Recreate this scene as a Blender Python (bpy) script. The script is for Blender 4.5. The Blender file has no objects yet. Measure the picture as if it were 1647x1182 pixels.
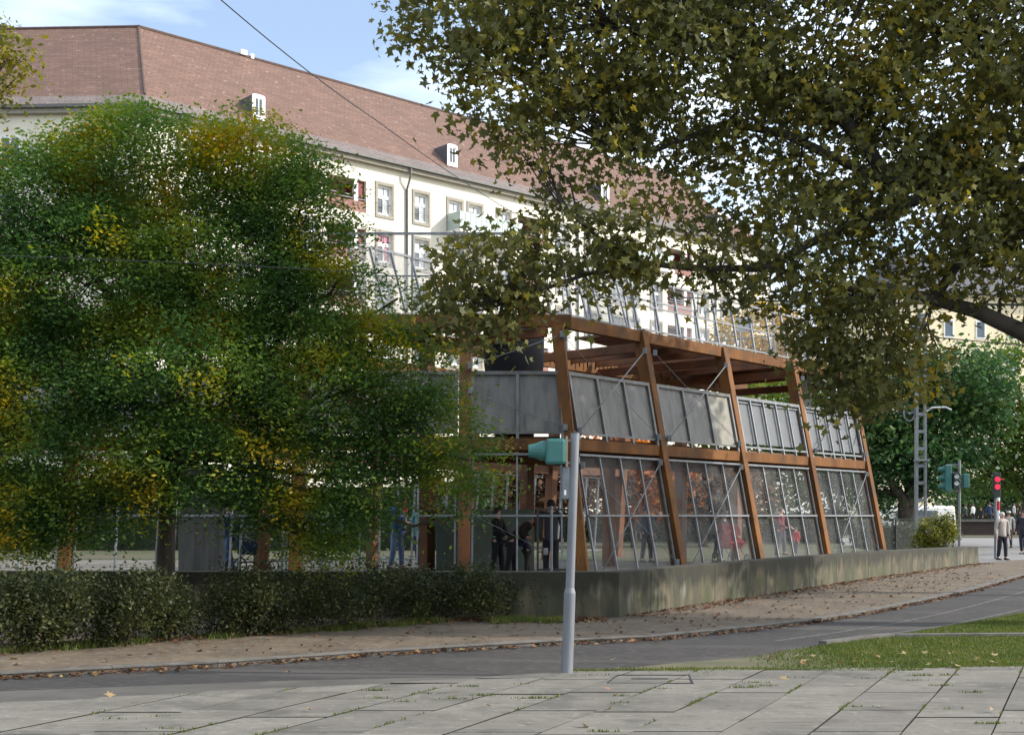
import bpy, math, random
import numpy as np
from mathutils import Vector, Matrix
random.seed(7); rng = np.random.default_rng(7)
C = bpy.context.scene.collection
R = math.radians

# ------------------------------------------------------------------ camera, sky, sun, exposure
F = 2000.0; CX = 823.5; HY = 829.0; EYE = 1.6           # focal length and horizon measured on the photograph
cam = bpy.data.cameras.new('camera'); co = bpy.data.objects.new('camera', cam); C.objects.link(co)
co.location = (0, 0, EYE); co.rotation_euler = (R(90), 0, 0)
cam.sensor_width = 36; cam.lens = 36*F/1647.0
cam.shift_y = (HY-591.0)/1647.0
cam.clip_start = .1; cam.clip_end = 3000
bpy.context.scene.camera = co
AZ, EL = R(94), R(31)                                    # azimuth clockwise from +Y
w = bpy.data.worlds.new("World"); bpy.context.scene.world = w; w.use_nodes = True
nt = w.node_tree; bg = nt.nodes['Background']
sky = nt.nodes.new('ShaderNodeTexSky'); sky.sky_type = 'NISHITA'; sky.sun_disc = False
sky.sun_elevation = EL; sky.sun_rotation = AZ; sky.dust_density = 1.5; sky.ozone_density = 1.5
tc = nt.nodes.new('ShaderNodeTexCoord'); mp = nt.nodes.new('ShaderNodeMapping'); mp.inputs['Scale'].default_value = (1, 1, 4.0)
nz = nt.nodes.new('ShaderNodeTexNoise'); nz.inputs['Scale'].default_value = 3.2; nz.inputs['Detail'].default_value = 7
cr = nt.nodes.new('ShaderNodeValToRGB'); cr.color_ramp.elements[0].color = (.07, .07, .07, 1); cr.color_ramp.elements[0].position = .34; cr.color_ramp.elements[1].position = .80
mx = nt.nodes.new('ShaderNodeMixRGB'); mx.inputs[2].default_value = (9, 9.6, 10.2, 1)
nt.links.new(tc.outputs['Generated'], mp.inputs[0]); nt.links.new(mp.outputs[0], nz.inputs['Vector'])
nt.links.new(nz.outputs['Fac'], cr.inputs[0]); nt.links.new(cr.outputs[0], mx.inputs[0])
nt.links.new(sky.outputs[0], mx.inputs[1]); nt.links.new(mx.outputs[0], bg.inputs['Color'])
bg.inputs['Strength'].default_value = .15
sl = bpy.data.lights.new('sun', 'SUN'); sl.energy = 3.0; sl.angle = R(.5); sl.color = (1, .95, .88)
so = bpy.data.objects.new('sun', sl); C.objects.link(so)
sv = Vector((math.sin(AZ)*math.cos(EL), math.cos(AZ)*math.cos(EL), math.sin(EL)))
so.rotation_euler = sv.to_track_quat('Z', 'Y').to_euler(); so.location = (30, 0, 40)
vs = bpy.context.scene.view_settings; vs.view_transform = 'Standard'; vs.look = 'None'; vs.gamma = 1; vs.exposure = .78

# ------------------------------------------------------------------ helpers
def P(px, py, d): return Vector(((px-CX)/F*d, d, EYE+(HY-py)/F*d))
def G(px, py, z=0.0):
    d = (EYE-z)*F/(py-HY); return Vector(((px-CX)/F*d, d, z))
def tag(o, label=None, cat=None, group=None, kind=None):
    if label: o['label'] = label
    if cat: o['category'] = cat
    if group: o['group'] = group
    if kind: o['kind'] = kind
    return o
def thing(name, label, cat, loc=(0, 0, 0), rz=0, group=None):
    o = bpy.data.objects.new(name, None); C.objects.link(o); o.location = loc; o.rotation_euler = (0, 0, rz)
    o.empty_display_size = .3
    return tag(o, label, cat, group)
def copy_tree(o, parent=None):
    c = o.copy(); C.objects.link(c); c.parent = parent
    for ch in list(o.children): copy_tree(ch, c)
    return c
class MB:
    def __init__(s): s.v = []; s.f = []; s.uv = []; s.smooth = False; s.mi = []
    def face(s, pts, uv=None, mi=0):
        n = len(s.v); s.v += [tuple(p) for p in pts]; s.f.append(tuple(range(n, n+len(pts))))
        s.uv.append(uv or [(0, 0)]*len(pts)); s.mi.append(mi); return s
    def hexa(s, b, t, mi=0):         # bottom 4, top 4
        n = len(s.v); s.v += [tuple(p) for p in b]+[tuple(p) for p in t]
        for q in ((3, 2, 1, 0), (4, 5, 6, 7), (0, 1, 5, 4), (1, 2, 6, 5), (2, 3, 7, 6), (3, 0, 4, 7)):
            s.f.append(tuple(n+i for i in q)); s.uv.append([(0, 0)]*4); s.mi.append(mi)
        return s
    def box(s, c, sz, rz=0, M=None, mi=0):
        x, y, z = sz[0]/2, sz[1]/2, sz[2]/2
        pts = [Vector(p) for p in ((-x, -y, -z), (x, -y, -z), (x, y, -z), (-x, y, -z), (-x, -y, z), (x, -y, z), (x, y, z), (-x, y, z))]
        M = M or Matrix.Rotation(rz, 3, 'Z')
        pts = [M @ p + Vector(c) for p in pts]
        return s.hexa(pts[:4], pts[4:], mi)
    def bar(s, p0, p1, w, h, side=None, mi=0):   # w across 'side', h across the other axis
        p0 = Vector(p0); p1 = Vector(p1); a = (p1-p0).normalized()
        if side is None:
            side = a.cross(Vector((0, 0, 1)))
            if side.length < .05: side = Vector((1, 0, 0))
        side = Vector(side); side = (side-a*side.dot(a)).normalized(); up = side.cross(a).normalized()
        o = [(-1, -1), (1, -1), (1, 1), (-1, 1)]
        f = lambda p: [p+side*(i*w/2)+up*(j*h/2) for i, j in o]
        return s.hexa(f(p0), f(p1), mi)
    def tube(s, pts, rad, n=8, mi=0, cap=True):
        pts = [Vector(p) for p in pts]; rad = rad if hasattr(rad, '__len__') else [rad]*len(pts)
        base = len(s.v); ref = None
        for i, p in enumerate(pts):
            a = (pts[min(i+1, len(pts)-1)]-pts[max(i-1, 0)]).normalized()
            if ref is None: ref = a.orthogonal().normalized()
            ref = (ref-a*ref.dot(a)).normalized(); b = a.cross(ref)
            for k in range(n):
                t = 2*math.pi*k/n; s.v.append(tuple(p+(ref*math.cos(t)+b*math.sin(t))*rad[i]))
        for i in range(len(pts)-1):
            for k in range(n):
                q = base+i*n; k2 = (k+1) % n
                s.f.append((q+k, q+k2, q+n+k2, q+n+k)); s.uv.append([(0, 0)]*4); s.mi.append(mi)
        if cap:
            s.f.append(tuple(base+k for k in range(n))[::-1]); s.uv.append([(0, 0)]*n); s.mi.append(mi)
            e = base+(len(pts)-1)*n; s.f.append(tuple(e+k for k in range(n))); s.uv.append([(0, 0)]*n); s.mi.append(mi)
        return s
    def lathe(s, c, prof, n=12, M=None, mi=0):      # profile of (radius, z)
        base = len(s.v); c = Vector(c); M = M or Matrix.Identity(3)
        for r, z in prof:
            for k in range(n):
                t = 2*math.pi*k/n; s.v.append(tuple(c+M @ Vector((r*math.cos(t), r*math.sin(t), z))))
        for i in range(len(prof)-1):
            for k in range(n):
                q = base+i*n; k2 = (k+1) % n
                s.f.append((q+k, q+k2, q+n+k2, q+n+k)); s.uv.append([(0, 0)]*4); s.mi.append(mi)
        s.f.append(tuple(base+k for k in range(n))[::-1]); s.uv.append([(0, 0)]*n); s.mi.append(mi)
        e = base+(len(prof)-1)*n; s.f.append(tuple(e+k for k in range(n))); s.uv.append([(0, 0)]*n); s.mi.append(mi)
        return s
    def build(s, name, mats, parent=None, smooth=False, bevel=0, loc=None):
        me = bpy.data.meshes.new(name); me.from_pydata(s.v, [], s.f)
        uvl = me.uv_layers.new(name='UVMap')
        flat = [c for u in s.uv for p in u for c in p]
        uvl.data.foreach_set('uv', flat)
        for m in (mats if isinstance(mats, (list, tuple)) else [mats]): me.materials.append(m)
        me.polygons.foreach_set('material_index', s.mi)
        if smooth: me.polygons.foreach_set('use_smooth', [True]*len(me.polygons))
        me.update()
        o = bpy.data.objects.new(name, me); C.objects.link(o)
        if parent is not None: o.parent = parent
        if loc is not None: o.location = loc
        if bevel:
            b = o.modifiers.new('bevel', 'BEVEL'); b.width = bevel; b.segments = 2; b.limit_method = 'ANGLE'
        return o

# ------------------------------------------------------------------ materials
MATS = {}
def mat(name, col, rough=.7, col2=None, scale=3.0, bump=0.0, bscale=None, metal=0.0, detail=6, coord='Object', stretch=(1, 1, 1), lo=.35, hi=.65, spec=None):
    if name in MATS: return MATS[name]
    m = bpy.data.materials.new(name); m.use_nodes = True; t = m.node_tree; b = t.nodes['Principled BSDF']
    b.inputs['Base Color'].default_value = (*col, 1); b.inputs['Roughness'].default_value = rough; b.inputs['Metallic'].default_value = metal
    if spec is not None: b.inputs['Specular IOR Level'].default_value = spec
    tc = t.nodes.new('ShaderNodeTexCoord'); mp = t.nodes.new('ShaderNodeMapping'); mp.inputs['Scale'].default_value = stretch
    t.links.new(tc.outputs[coord], mp.inputs[0])
    col2 = col2 or tuple(c*.72 for c in col)
    n = t.nodes.new('ShaderNodeTexNoise'); n.inputs['Scale'].default_value = scale; n.inputs['Detail'].default_value = detail
    t.links.new(mp.outputs[0], n.inputs['Vector'])
    r = t.nodes.new('ShaderNodeValToRGB'); r.color_ramp.elements[0].position = lo; r.color_ramp.elements[1].position = hi
    r.color_ramp.elements[0].color = (*col2, 1); r.color_ramp.elements[1].color = (*col, 1)
    t.links.new(n.outputs['Fac'], r.inputs[0]); t.links.new(r.outputs[0], b.inputs['Base Color'])
    if bump:
        n2 = t.nodes.new('ShaderNodeTexNoise'); n2.inputs['Scale'].default_value = bscale or scale*6; n2.inputs['Detail'].default_value = 5
        t.links.new(mp.outputs[0], n2.inputs['Vector'])
        bp = t.nodes.new('ShaderNodeBump'); bp.inputs['Strength'].default_value = bump; bp.inputs['Distance'].default_value = .02
        t.links.new(n2.outputs['Fac'], bp.inputs['Height']); t.links.new(bp.outputs[0], b.inputs['Normal'])
    m['ramp'] = r.name; MATS[name] = m; return m
def overlay(m, col, scale, lo, hi, stretch=(1, 1, 1), amount=1.0, coord='Object', seed=0.0, detail=4):
    """second noise layer of another colour on top of a material made by mat()"""
    t = m.node_tree; b = t.nodes['Principled BSDF']; src = b.inputs['Base Color'].links[0].from_socket
    tc = t.nodes.new('ShaderNodeTexCoord'); mp = t.nodes.new('ShaderNodeMapping'); mp.inputs['Scale'].default_value = stretch
    mp.inputs['Location'].default_value = (seed, seed*.7, seed*.3)
    n = t.nodes.new('ShaderNodeTexNoise'); n.inputs['Scale'].default_value = scale; n.inputs['Detail'].default_value = detail
    r = t.nodes.new('ShaderNodeMapRange'); r.inputs[1].default_value = lo; r.inputs[2].default_value = hi; r.inputs[4].default_value = amount
    mx = t.nodes.new('ShaderNodeMixRGB'); mx.inputs[2].default_value = (*col, 1)
    t.links.new(tc.outputs[coord], mp.inputs[0]); t.links.new(mp.outputs[0], n.inputs['Vector']); t.links.new(n.outputs['Fac'], r.inputs[0])
    t.links.new(r.outputs[0], mx.inputs[0]); t.links.new(src, mx.inputs[1]); t.links.new(mx.outputs[0], b.inputs['Base Color'])
    return m
def island_tone(m, amt):
    t = m.node_tree; b = t.nodes['Principled BSDF']; src = b.inputs['Base Color'].links[0].from_socket
    g = t.nodes.new('ShaderNodeNewGeometry'); r_ = t.nodes.new('ShaderNodeMapRange'); r_.inputs[3].default_value = 1-amt; r_.inputs[4].default_value = 1+amt
    hs = t.nodes.new('ShaderNodeHueSaturation'); t.links.new(g.outputs['Random Per Island'], r_.inputs[0]); t.links.new(r_.outputs[0], hs.inputs['Value']); t.links.new(src, hs.inputs['Color']); t.links.new(hs.outputs[0], b.inputs['Base Color'])
def leaf_mat(name, cols, scale=1.2, trans=.35, rough=.55, island=.45, nlo=.3, nhi=.7):
    """cols: list of (pos, colour); position mixes a patch noise with a random per leaf"""
    m = bpy.data.materials.new(name); m.use_nodes = True; t = m.node_tree; b = t.nodes['Principled BSDF']
    b.inputs['Roughness'].default_value = rough; b.inputs['Specular IOR Level'].default_value = .3
    tc = t.nodes.new('ShaderNodeTexCoord'); n = t.nodes.new('ShaderNodeTexNoise'); n.inputs['Scale'].default_value = scale; n.inputs['Detail'].default_value = 3
    g = t.nodes.new('ShaderNodeNewGeometry')
    mr = t.nodes.new('ShaderNodeMapRange'); mr.inputs[1].default_value = nlo; mr.inputs[2].default_value = nhi; mr.inputs[4].default_value = 1-island
    mm = t.nodes.new('ShaderNodeMath'); mm.operation = 'MULTIPLY_ADD'; mm.inputs[1].default_value = island
    r = t.nodes.new('ShaderNodeValToRGB'); e = r.color_ramp.elements
    while len(e) < len(cols): e.new(.5)
    for i, (p, c) in enumerate(cols): e[i].position = p; e[i].color = (*c, 1)
    t.links.new(tc.outputs['Object'], n.inputs['Vector']); t.links.new(n.outputs['Fac'], mr.inputs[0])
    t.links.new(g.outputs['Random Per Island'], mm.inputs[0]); t.links.new(mr.outputs[0], mm.inputs[2]); t.links.new(mm.outputs[0], r.inputs[0])
    t.links.new(r.outputs[0], b.inputs['Base Color'])
    tr = t.nodes.new('ShaderNodeBsdfTranslucent'); ms = t.nodes.new('ShaderNodeMixShader'); ms.inputs[0].default_value = trans
    hs = t.nodes.new('ShaderNodeHueSaturation'); hs.inputs['Value'].default_value = 1.5; hs.inputs['Saturation'].default_value = 1.1
    t.links.new(r.outputs[0], hs.inputs['Color']); t.links.new(hs.outputs[0], tr.inputs['Color'])
    out = t.nodes['Material Output']; t.links.new(b.outputs[0], ms.inputs[1]); t.links.new(tr.outputs[0], ms.inputs[2]); t.links.new(ms.outputs[0], out.inputs['Surface'])
    return m
def mesh_mat(name, col, opacity, rough=.5, wire=None, cell=.05):
    """perforated sheet or wire netting: see-through in the proportion of its holes"""
    m = bpy.data.materials.new(name); m.use_nodes = True; t = m.node_tree; b = t.nodes['Principled BSDF']
    b.inputs['Base Color'].default_value = (*col, 1); b.inputs['Roughness'].default_value = rough
    n = t.nodes.new('ShaderNodeTexNoise'); n.inputs['Scale'].default_value = 1.7; n.inputs['Detail'].default_value = 4
    tc = t.nodes.new('ShaderNodeTexCoord'); t.links.new(tc.outputs['Object'], n.inputs['Vector'])
    mr = t.nodes.new('ShaderNodeMapRange'); mr.inputs[1].default_value = .3; mr.inputs[2].default_value = .7
    mr.inputs[3].default_value = opacity-.07; mr.inputs[4].default_value = opacity+.07
    t.links.new(n.outputs['Fac'], mr.inputs[0])
    tr = t.nodes.new('ShaderNodeBsdfTransparent'); ms = t.nodes.new('ShaderNodeMixShader')
    t.links.new(mr.outputs[0], ms.inputs[0]); t.links.new(tr.outputs[0], ms.inputs[1]); t.links.new(b.outputs[0], ms.inputs[2])
    t.links.new(ms.outputs[0], t.nodes['Material Output'].inputs['Surface'])
    return m
def emit(name, col, s):
    m = mat(name, col, .4); b = m.node_tree.nodes['Principled BSDF']; b.inputs['Emission Color'].default_value = (*col, 1); b.inputs['Emission Strength'].default_value = s; return m

steel = mat('galvanised steel', (.22, .235, .25), .55, (.16, .17, .18), 8, .05, metal=.2)
steel_d = mat('dull grey steel', (.20, .215, .225), .5, (.13, .14, .15), 6, .05, metal=.3)
rodm = mat('rod steel', (.2, .21, .22), .5, metal=.2)
wood = mat('larch timber', (.20, .083, .021), .75, (.11, .044, .012), 2.2, .15, 30, stretch=(1, 1, .25), spec=.25)
overlay(wood, (.075, .042, .022), 1.4, .50, .68, amount=.75)
overlay(wood, (.05, .03, .02), 14, .58, .7, (1, 1, .12), .6, seed=3)
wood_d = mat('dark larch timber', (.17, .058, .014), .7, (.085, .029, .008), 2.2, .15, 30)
deckm = mat('deck board', (.19, .10, .06), .75, (.11, .06, .04), 3, .1)
cladm = mat('grey guard sheet', (.175, .172, .162), .6, (.13, .128, .12), 2.5, .2, 60, stretch=(3, 3, .6))
overlay(cladm, (.155, .15, .138), 7, .55, .75, (1, 1, .15), .5)
cladb = mat('pale guard sheet', (.25, .235, .185), .6, (.19, .18, .14), 5, .2, 60, stretch=(3, 3, .3))
blackm = mat('black canvas', (.012, .013, .02), .8, (.007, .008, .01), 4)
asphalt = mat('asphalt', (.042, .036, .031), .95, (.026, .0225, .02), 1.2, .35, 90)
overlay(asphalt, (.095, .083, .072), 16, .52, .66, (.5, 1, 1), .6); overlay(asphalt, (.075, .066, .058), .8, .52, .60, (.35, 1.6, 1), .7, seed=11); overlay(asphalt, (.03, .028, .028), .5, .5, .62, (.3, 1, 1), .5, seed=3)
plazam = mat('plaza paving', (.22, .21, .205), .85, (.16, .155, .15), .6, .1, 30)
pathm = mat('trodden path', (.135, .100, .062), .95, (.08, .057, .035), 1.3, .4, 40)
overlay(pathm, (.09, .06, .035), 9, .58, .75, amount=.7, seed=5); overlay(pathm, (.21, .17, .13), 14, .52, .66, amount=.6); overlay(pathm, (.075, .055, .035), 2.2, .54, .68, (.5, 1, 1), .6, seed=15)
dirtm = mat('soil', (.10, .07, .045), 1, (.05, .036, .024), 4, .5, 40)
gravelm = mat('playground gravel', (.15, .135, .11), .95, (.10, .09, .07), 5, .4, 60)
lawnm = mat('lawn', (.04, .06, .016), .95, (.075, .058, .03), .35, .4, 30)
turfm = mat('turf soil', (.022, .026, .010), .95, (.03, .026, .014), 2.5, .4, 60)
kerbm = mat('kerb stone', (.15, .14, .125), .85, (.09, .082, .07), 5, .3, 50)
groundm = mat('ground', (.16, .15, .13), .95, (.11, .10, .09), .2, .1, 10)
slabm = mat('paving slab', (.172, .155, .130), .85, (.128, .116, .096), 1.6, .25, 80)
overlay(slabm, (.11, .10, .084), 22, .52, .66, amount=.55); overlay(slabm, (.22, .203, .172), 5, .5, .75, (.3, 2.2, 1), .6, seed=9)
overlay(slabm, (.075, .07, .058), 2.3, .55, .68, amount=.6, seed=2); overlay(slabm, (.27, .25, .21), 9, .60, .70, amount=.5, seed=21)
overlay(slabm, (.07, .075, .045), 7, .60, .72, amount=.6, seed=6)
island_tone(slabm, .13)
concm = mat('weathered concrete', (.17, .14, .09), .9, (.085, .07, .042), 1.4, .35, 40)
overlay(concm, (.045, .048, .03), 1.6, .40, .58, (1.2, 1.2, .5), .85, seed=4); overlay(concm, (.22, .2, .155), 3.0, .58, .70, (2.0, 2.0, .4), .7, seed=8)
overlay(concm, (.035, .036, .026), 5, .50, .68, (2.2, 2.2, .3), .6, seed=1)
overlay(concm, (.06, .07, .025), 1.1, .52, .66, (1, 1, 1.5), .6, seed=12)
def stain_top(m, col, z0, z1):
    t = m.node_tree; b = t.nodes['Principled BSDF']; src = b.inputs['Base Color'].links[0].from_socket
    tc = t.nodes.new('ShaderNodeTexCoord'); sp = t.nodes.new('ShaderNodeSeparateXYZ'); t.links.new(tc.outputs['Object'], sp.inputs[0])
    mp = t.nodes.new('ShaderNodeMapping'); mp.inputs['Scale'].default_value = (2.6, 2.6, .5); t.links.new(tc.outputs['Object'], mp.inputs[0])
    n = t.nodes.new('ShaderNodeTexNoise'); n.inputs['Scale'].default_value = 1.5; n.inputs['Detail'].default_value = 6; t.links.new(mp.outputs[0], n.inputs['Vector'])
    a = t.nodes.new('ShaderNodeMath'); a.operation = 'MULTIPLY_ADD'; a.inputs[1].default_value = .9; t.links.new(n.outputs['Fac'], a.inputs[0]); t.links.new(sp.outputs[2], a.inputs[2])
    r_ = t.nodes.new('ShaderNodeMapRange'); r_.inputs[1].default_value = z0+.45; r_.inputs[2].default_value = z1+.45; r_.inputs[4].default_value = .85; t.links.new(a.outputs[0], r_.inputs[0])
    mx = t.nodes.new('ShaderNodeMixRGB'); mx.inputs[2].default_value = (*col, 1); t.links.new(r_.outputs[0], mx.inputs[0]); t.links.new(src, mx.inputs[1]); t.links.new(mx.outputs[0], b.inputs['Base Color'])
stain_top(concm, (.024, .023, .015), .36, .54)
plaster = mat('cream plaster', (.74, .69, .57), .9, (.68, .63, .52), .8)
plaster2 = mat('yellow plaster', (.76, .66, .44), .9, (.70, .60, .40), .8)
stone = mat('sandstone trim', (.34, .31, .25), .85, (.27, .25, .2), 5)
gutterm = mat('zinc gutter', (.14, .135, .125), .6)
redm = mat('red shutter', (.20, .018, .02), .6); pinkm = mat('pink parapet', (.32, .16, .13), .8)
whitem = mat('white paint', (.80, .80, .78), .5, (.74, .74, .72)); slate = mat('slate', (.10, .10, .11), .7)
glassm = mat('window glass', (.10, .13, .16), .08, (.05, .07, .09), .5); curtain = mat('drawn curtain', (.55, .57, .58), .3)
pinkc = mat('pink curtain', (.55, .20, .26), .4)
balcm = mat('balcony sheet', (.40, .47, .44), .3, (.35, .42, .39), 3)
bark = mat('bark', (.085, .065, .045), .95, (.035, .028, .02), 6, .8, 25, stretch=(1, 1, .3))
bark2 = mat('plane bark', (.06, .052, .042), .95, (.025, .022, .018), 3, .6, 14)
teal = mat('teal signal housing', (.03, .14, .125), .5, (.022, .105, .095)); darkg = mat('dark signal face', (.01, .025, .022), .5)
polem = mat('galvanised pole', (.21, .22, .235), .6, (.13, .137, .15), 5, .1, 30, metal=.3, stretch=(1, 1, .2))
capm = mat('black cap', (.02, .02, .02), .5); wirem = mat('wire', (.03, .03, .035), .6)
lensm = mat('unlit lens', (.55, .6, .6), .2); redlit = emit('lit red lens', (1, .01, .04), 1.0)
redp = mat('red paint', (.55, .02, .03), .5)

# roof tiles: real courses drawn in metres on the slope
def roof_mat(name, c1, c2, mortar, rows=.34):
    m = bpy.data.materials.new(name); m.use_nodes = True; t = m.node_tree; b = t.nodes['Principled BSDF']; b.inputs['Roughness'].default_value = .85
    uv = t.nodes.new('ShaderNodeUVMap'); br = t.nodes.new('ShaderNodeTexBrick')
    br.inputs['Scale'].default_value = 1; br.inputs['Brick Width'].default_value = .75; br.inputs['Row Height'].default_value = rows
    br.inputs['Mortar Size'].default_value = .022; br.inputs['Mortar Smooth'].default_value = .3
    br.inputs['Color1'].default_value = (*c1, 1); br.inputs['Color2'].default_value = (*c2, 1); br.inputs['Mortar'].default_value = (*mortar, 1)
    t.links.new(uv.outputs[0], br.inputs['Vector'])
    n = t.nodes.new('ShaderNodeTexNoise'); n.inputs['Scale'].default_value = .35; n.inputs['Detail'].default_value = 6; t.links.new(uv.outputs[0], n.inputs['Vector'])
    n2 = t.nodes.new('ShaderNodeTexNoise'); n2.inputs['Scale'].default_value = 2.2; n2.inputs['Detail'].default_value = 3; t.links.new(uv.outputs[0], n2.inputs['Vector'])
    r1 = t.nodes.new('ShaderNodeMapRange'); r1.inputs[1].default_value = .35; r1.inputs[2].default_value = .7; r1.inputs[4].default_value = .45
    r2 = t.nodes.new('ShaderNodeMapRange'); r2.inputs[1].default_value = .62; r2.inputs[2].default_value = .72; r2.inputs[4].default_value = .5
    t.links.new(n.outputs['Fac'], r1.inputs[0]); t.links.new(n2.outputs['Fac'], r2.inputs[0])
    a = t.nodes.new('ShaderNodeMixRGB'); a.inputs[2].default_value = (c1[0]*.55, c1[1]*.6, c1[2]*.65, 1)
    c = t.nodes.new('ShaderNodeMixRGB'); c.inputs[2].default_value = (.34, .26, .22, 1)
    t.links.new(r1.outputs[0], a.inputs[0]); t.links.new(br.outputs['Color'], a.inputs[1]); t.links.new(r2.outputs[0], c.inputs[0]); t.links.new(a.outputs[0], c.inputs[1])
    t.links.new(c.outputs[0], b.inputs['Base Color'])
    bp = t.nodes.new('ShaderNodeBump'); bp.inputs['Strength'].default_value = .5; bp.inputs['Distance'].default_value = .05
    t.links.new(br.outputs['Fac'], bp.inputs['Height']); bp.invert = True; t.links.new(bp.outputs[0], b.inputs['Normal'])
    return m
roofm = roof_mat('red roof tiles', (.20, .112, .08), (.145, .08, .058), (.085, .055, .045), .27)
roofg = roof_mat('weathered eaves tiles', (.21, .165, .145), (.15, .118, .105), (.07, .055, .05))

# ------------------------------------------------------------------ ground, roads, paths
def sheet(name, pts, m, z=None, mb=None):
    mb = MB(); mb.face([(p[0], p[1], z if z is not None else p[2]) for p in pts]); return tag(mb.build(name, m), kind='structure')
sheet('ground', [(-900, -300, 0), (900, -300, 0), (900, 1400, 0), (-900, 1400, 0)], groundm, -.012)
far_edge = [(-900, 1128), (-300, 1106), (0, 1091), (350, 1072), (600, 1054), (900, 1036), (1047, 1029), (1180, 1016), (1287, 1004), (1380, 990), (1459, 974), (1560, 952), (1647, 927), (1760, 905), (1900, 890)]
near_edge = [(-900, 1185), (-300, 1150), (0, 1133), (450, 1112), (700, 1100), (900, 1088), (925, 1084), (1068, 1068), (1214, 1056), (1338, 1037), (1444, 1022), (1521, 1009), (1647, 986), (1800, 960), (2000, 930)]
sheet('road', [G(*p) for p in far_edge][::-1]+[G(*p) for p in near_edge], asphalt, 0)
sheet('road_strip', [G(*p) for p in ((-900, 1150), (-300, 1128), (0, 1112), (450, 1095), (760, 1088))]+[G(*p) for p in ((900, 1088), (700, 1100), (450, 1112), (0, 1133), (-300, 1150), (-900, 1185))], mat('worn asphalt', (.10, .09, .078), .9, (.066, .06, .052), 2, .3, 80), .004)
# footpath beyond the road, with its kerb
wall_pts = [G(-400, 1004), G(995, 997), G(1047, 989), G(1150, 972), G(1302, 949), G(1397, 933), G(1480, 921), G(1574, 908)]
wall_pts[0].y = 19.4; wall_pts[0].x = -24
sheet('path', [(p.x, p.y-0.02, .075) for p in [G(*q) for q in far_edge][::-1]]+[(-24, 20.0, 0)]+[(p.x, p.y+.3, 0) for p in wall_pts[1:]]+[G(1640, 902)], pathm, .045)
def ribbon(pts, wid, z0, z1, name, m, bevel=.012):
    mb = MB(); pts = [Vector((p[0], p[1], 0)) for p in pts]; L = []
    for i, p in enumerate(pts):
        a = (pts[min(i+1, len(pts)-1)]-pts[max(i-1, 0)]).normalized(); n = Vector((-a.y, a.x, 0)); L.append((p, p+n*wid))
    for i in range(len(pts)-1):
        a, b = L[i]; c, d = L[i+1]
        k = max(1, int((c-a).length/1.0))
        for j in range(k):
            g = .003/(c-a).length; s0 = j/k+g; s1 = (j+1)/k-g; q = random.uniform(-.004, .004)
            bt = [a.lerp(c, s0), a.lerp(c, s1), b.lerp(d, s1), b.lerp(d, s0)]
            mb.hexa([(v.x, v.y, z0) for v in bt], [(v.x, v.y, z1+q) for v in bt])
    return tag(mb.build(name, m), kind='structure')
ribbon([G(*q) for q in far_edge], .14, -.05, .058, 'kerb', kerbm)
# paving slabs of the near footpath, laid in rows with open joints
sheet('joint_bed', [G(-900, 1187), G(-300, 1152), G(0, 1135), G(450, 1114), G(900, 1089.5), G(930, 1084), G(1647, 1076), G(2100, 1072), (14, 3, 0), (14, -4, 0), (-14, -4, 0), (-14, 6, 0)], turfm, .008)
sd = Vector((937, 2000, 0)).normalized()                      # direction of the long joints
sx_ = .655; sy_ = 1.0
def edge_y(X):                                                 # far edge of the paving at a given X
    e = [G(*p) for p in ((-900, 1187), (-300, 1152), (0, 1135), (450, 1114), (900, 1089.5), (930, 1084), (1647, 1076), (2100, 1072))]
    for a, b in zip(e, e[1:]):
        if a.x <= X <= b.x: return a.y+(b.y-a.y)*(X-a.x)/(b.x-a.x)
    return 12.9
mb = MB()
G0 = G(1443, 1076.5)
for i in range(-34, 16):
    off = random.choice((0, .25, .5, .75))*sy_ if i % 2 else .1
    for j in range(-12, 16):
        y0 = 12.95-3*sy_+(j*sy_+off)-8; y1 = y0+sy_; g = .007+random.uniform(-.003, .004)
        def pt(i_, y): return Vector((G0.x+i_*sx_+(y-G0.y)*sd.x/sd.y, y))
        x0, x1 = i+g/sx_, i+1-g/sx_
        c = [pt(x0, y0+g), pt(x1, y0+g), pt(x1, y1-g), pt(x0, y1-g)]
        if c[0].y > 14 or c[0].y < 2: continue
        for q in (2, 3):
            lim = edge_y(c[q].x)
            if c[q].y > lim: c[q] = Vector((c[q].x-(c[q].y-lim)*sd.x/sd.y, lim))
        if c[3].y-c[0].y < .03 or c[2].y-c[1].y < .03: continue
        z = .03+random.uniform(-.004, .004); tl = random.uniform(-.003, .003)
        tz = (z, z, z+tl, z+tl)
        mb.hexa([(p.x, p.y, -.02) for p in c], [(p.x, p.y, q-.002) for p, q in zip(c, tz)], mi=1); mb.face([(p.x, p.y, q) for p, q in zip(c, tz)])
pv = mb.build('pavement', [slabm, turfm]); tag(pv, kind='structure')
# grass island soil and its concrete edging
isl = [(920, 1087), (1068, 1069), (1214, 1057), (1338, 1038), (1444, 1023), (1521, 1010), (1647, 987), (1800, 961), (2000, 932), (2600, 940), (2100, 1073), (1647, 1077), (930, 1085)]
sheet('verge', [G(*p) for p in isl], mat('bare verge soil', (.13, .11, .065), .95, (.07, .075, .03), 1.4, .4, 50), .012)
edg = [G(x, y) for x, y in ((1330, 1039), (1400, 1030), (1440, 1027), (1550, 1026), (1700, 1025), (2000, 1023))]
ribbon(edg, .12, -.05, .062, 'edging', kerbm)
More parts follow.
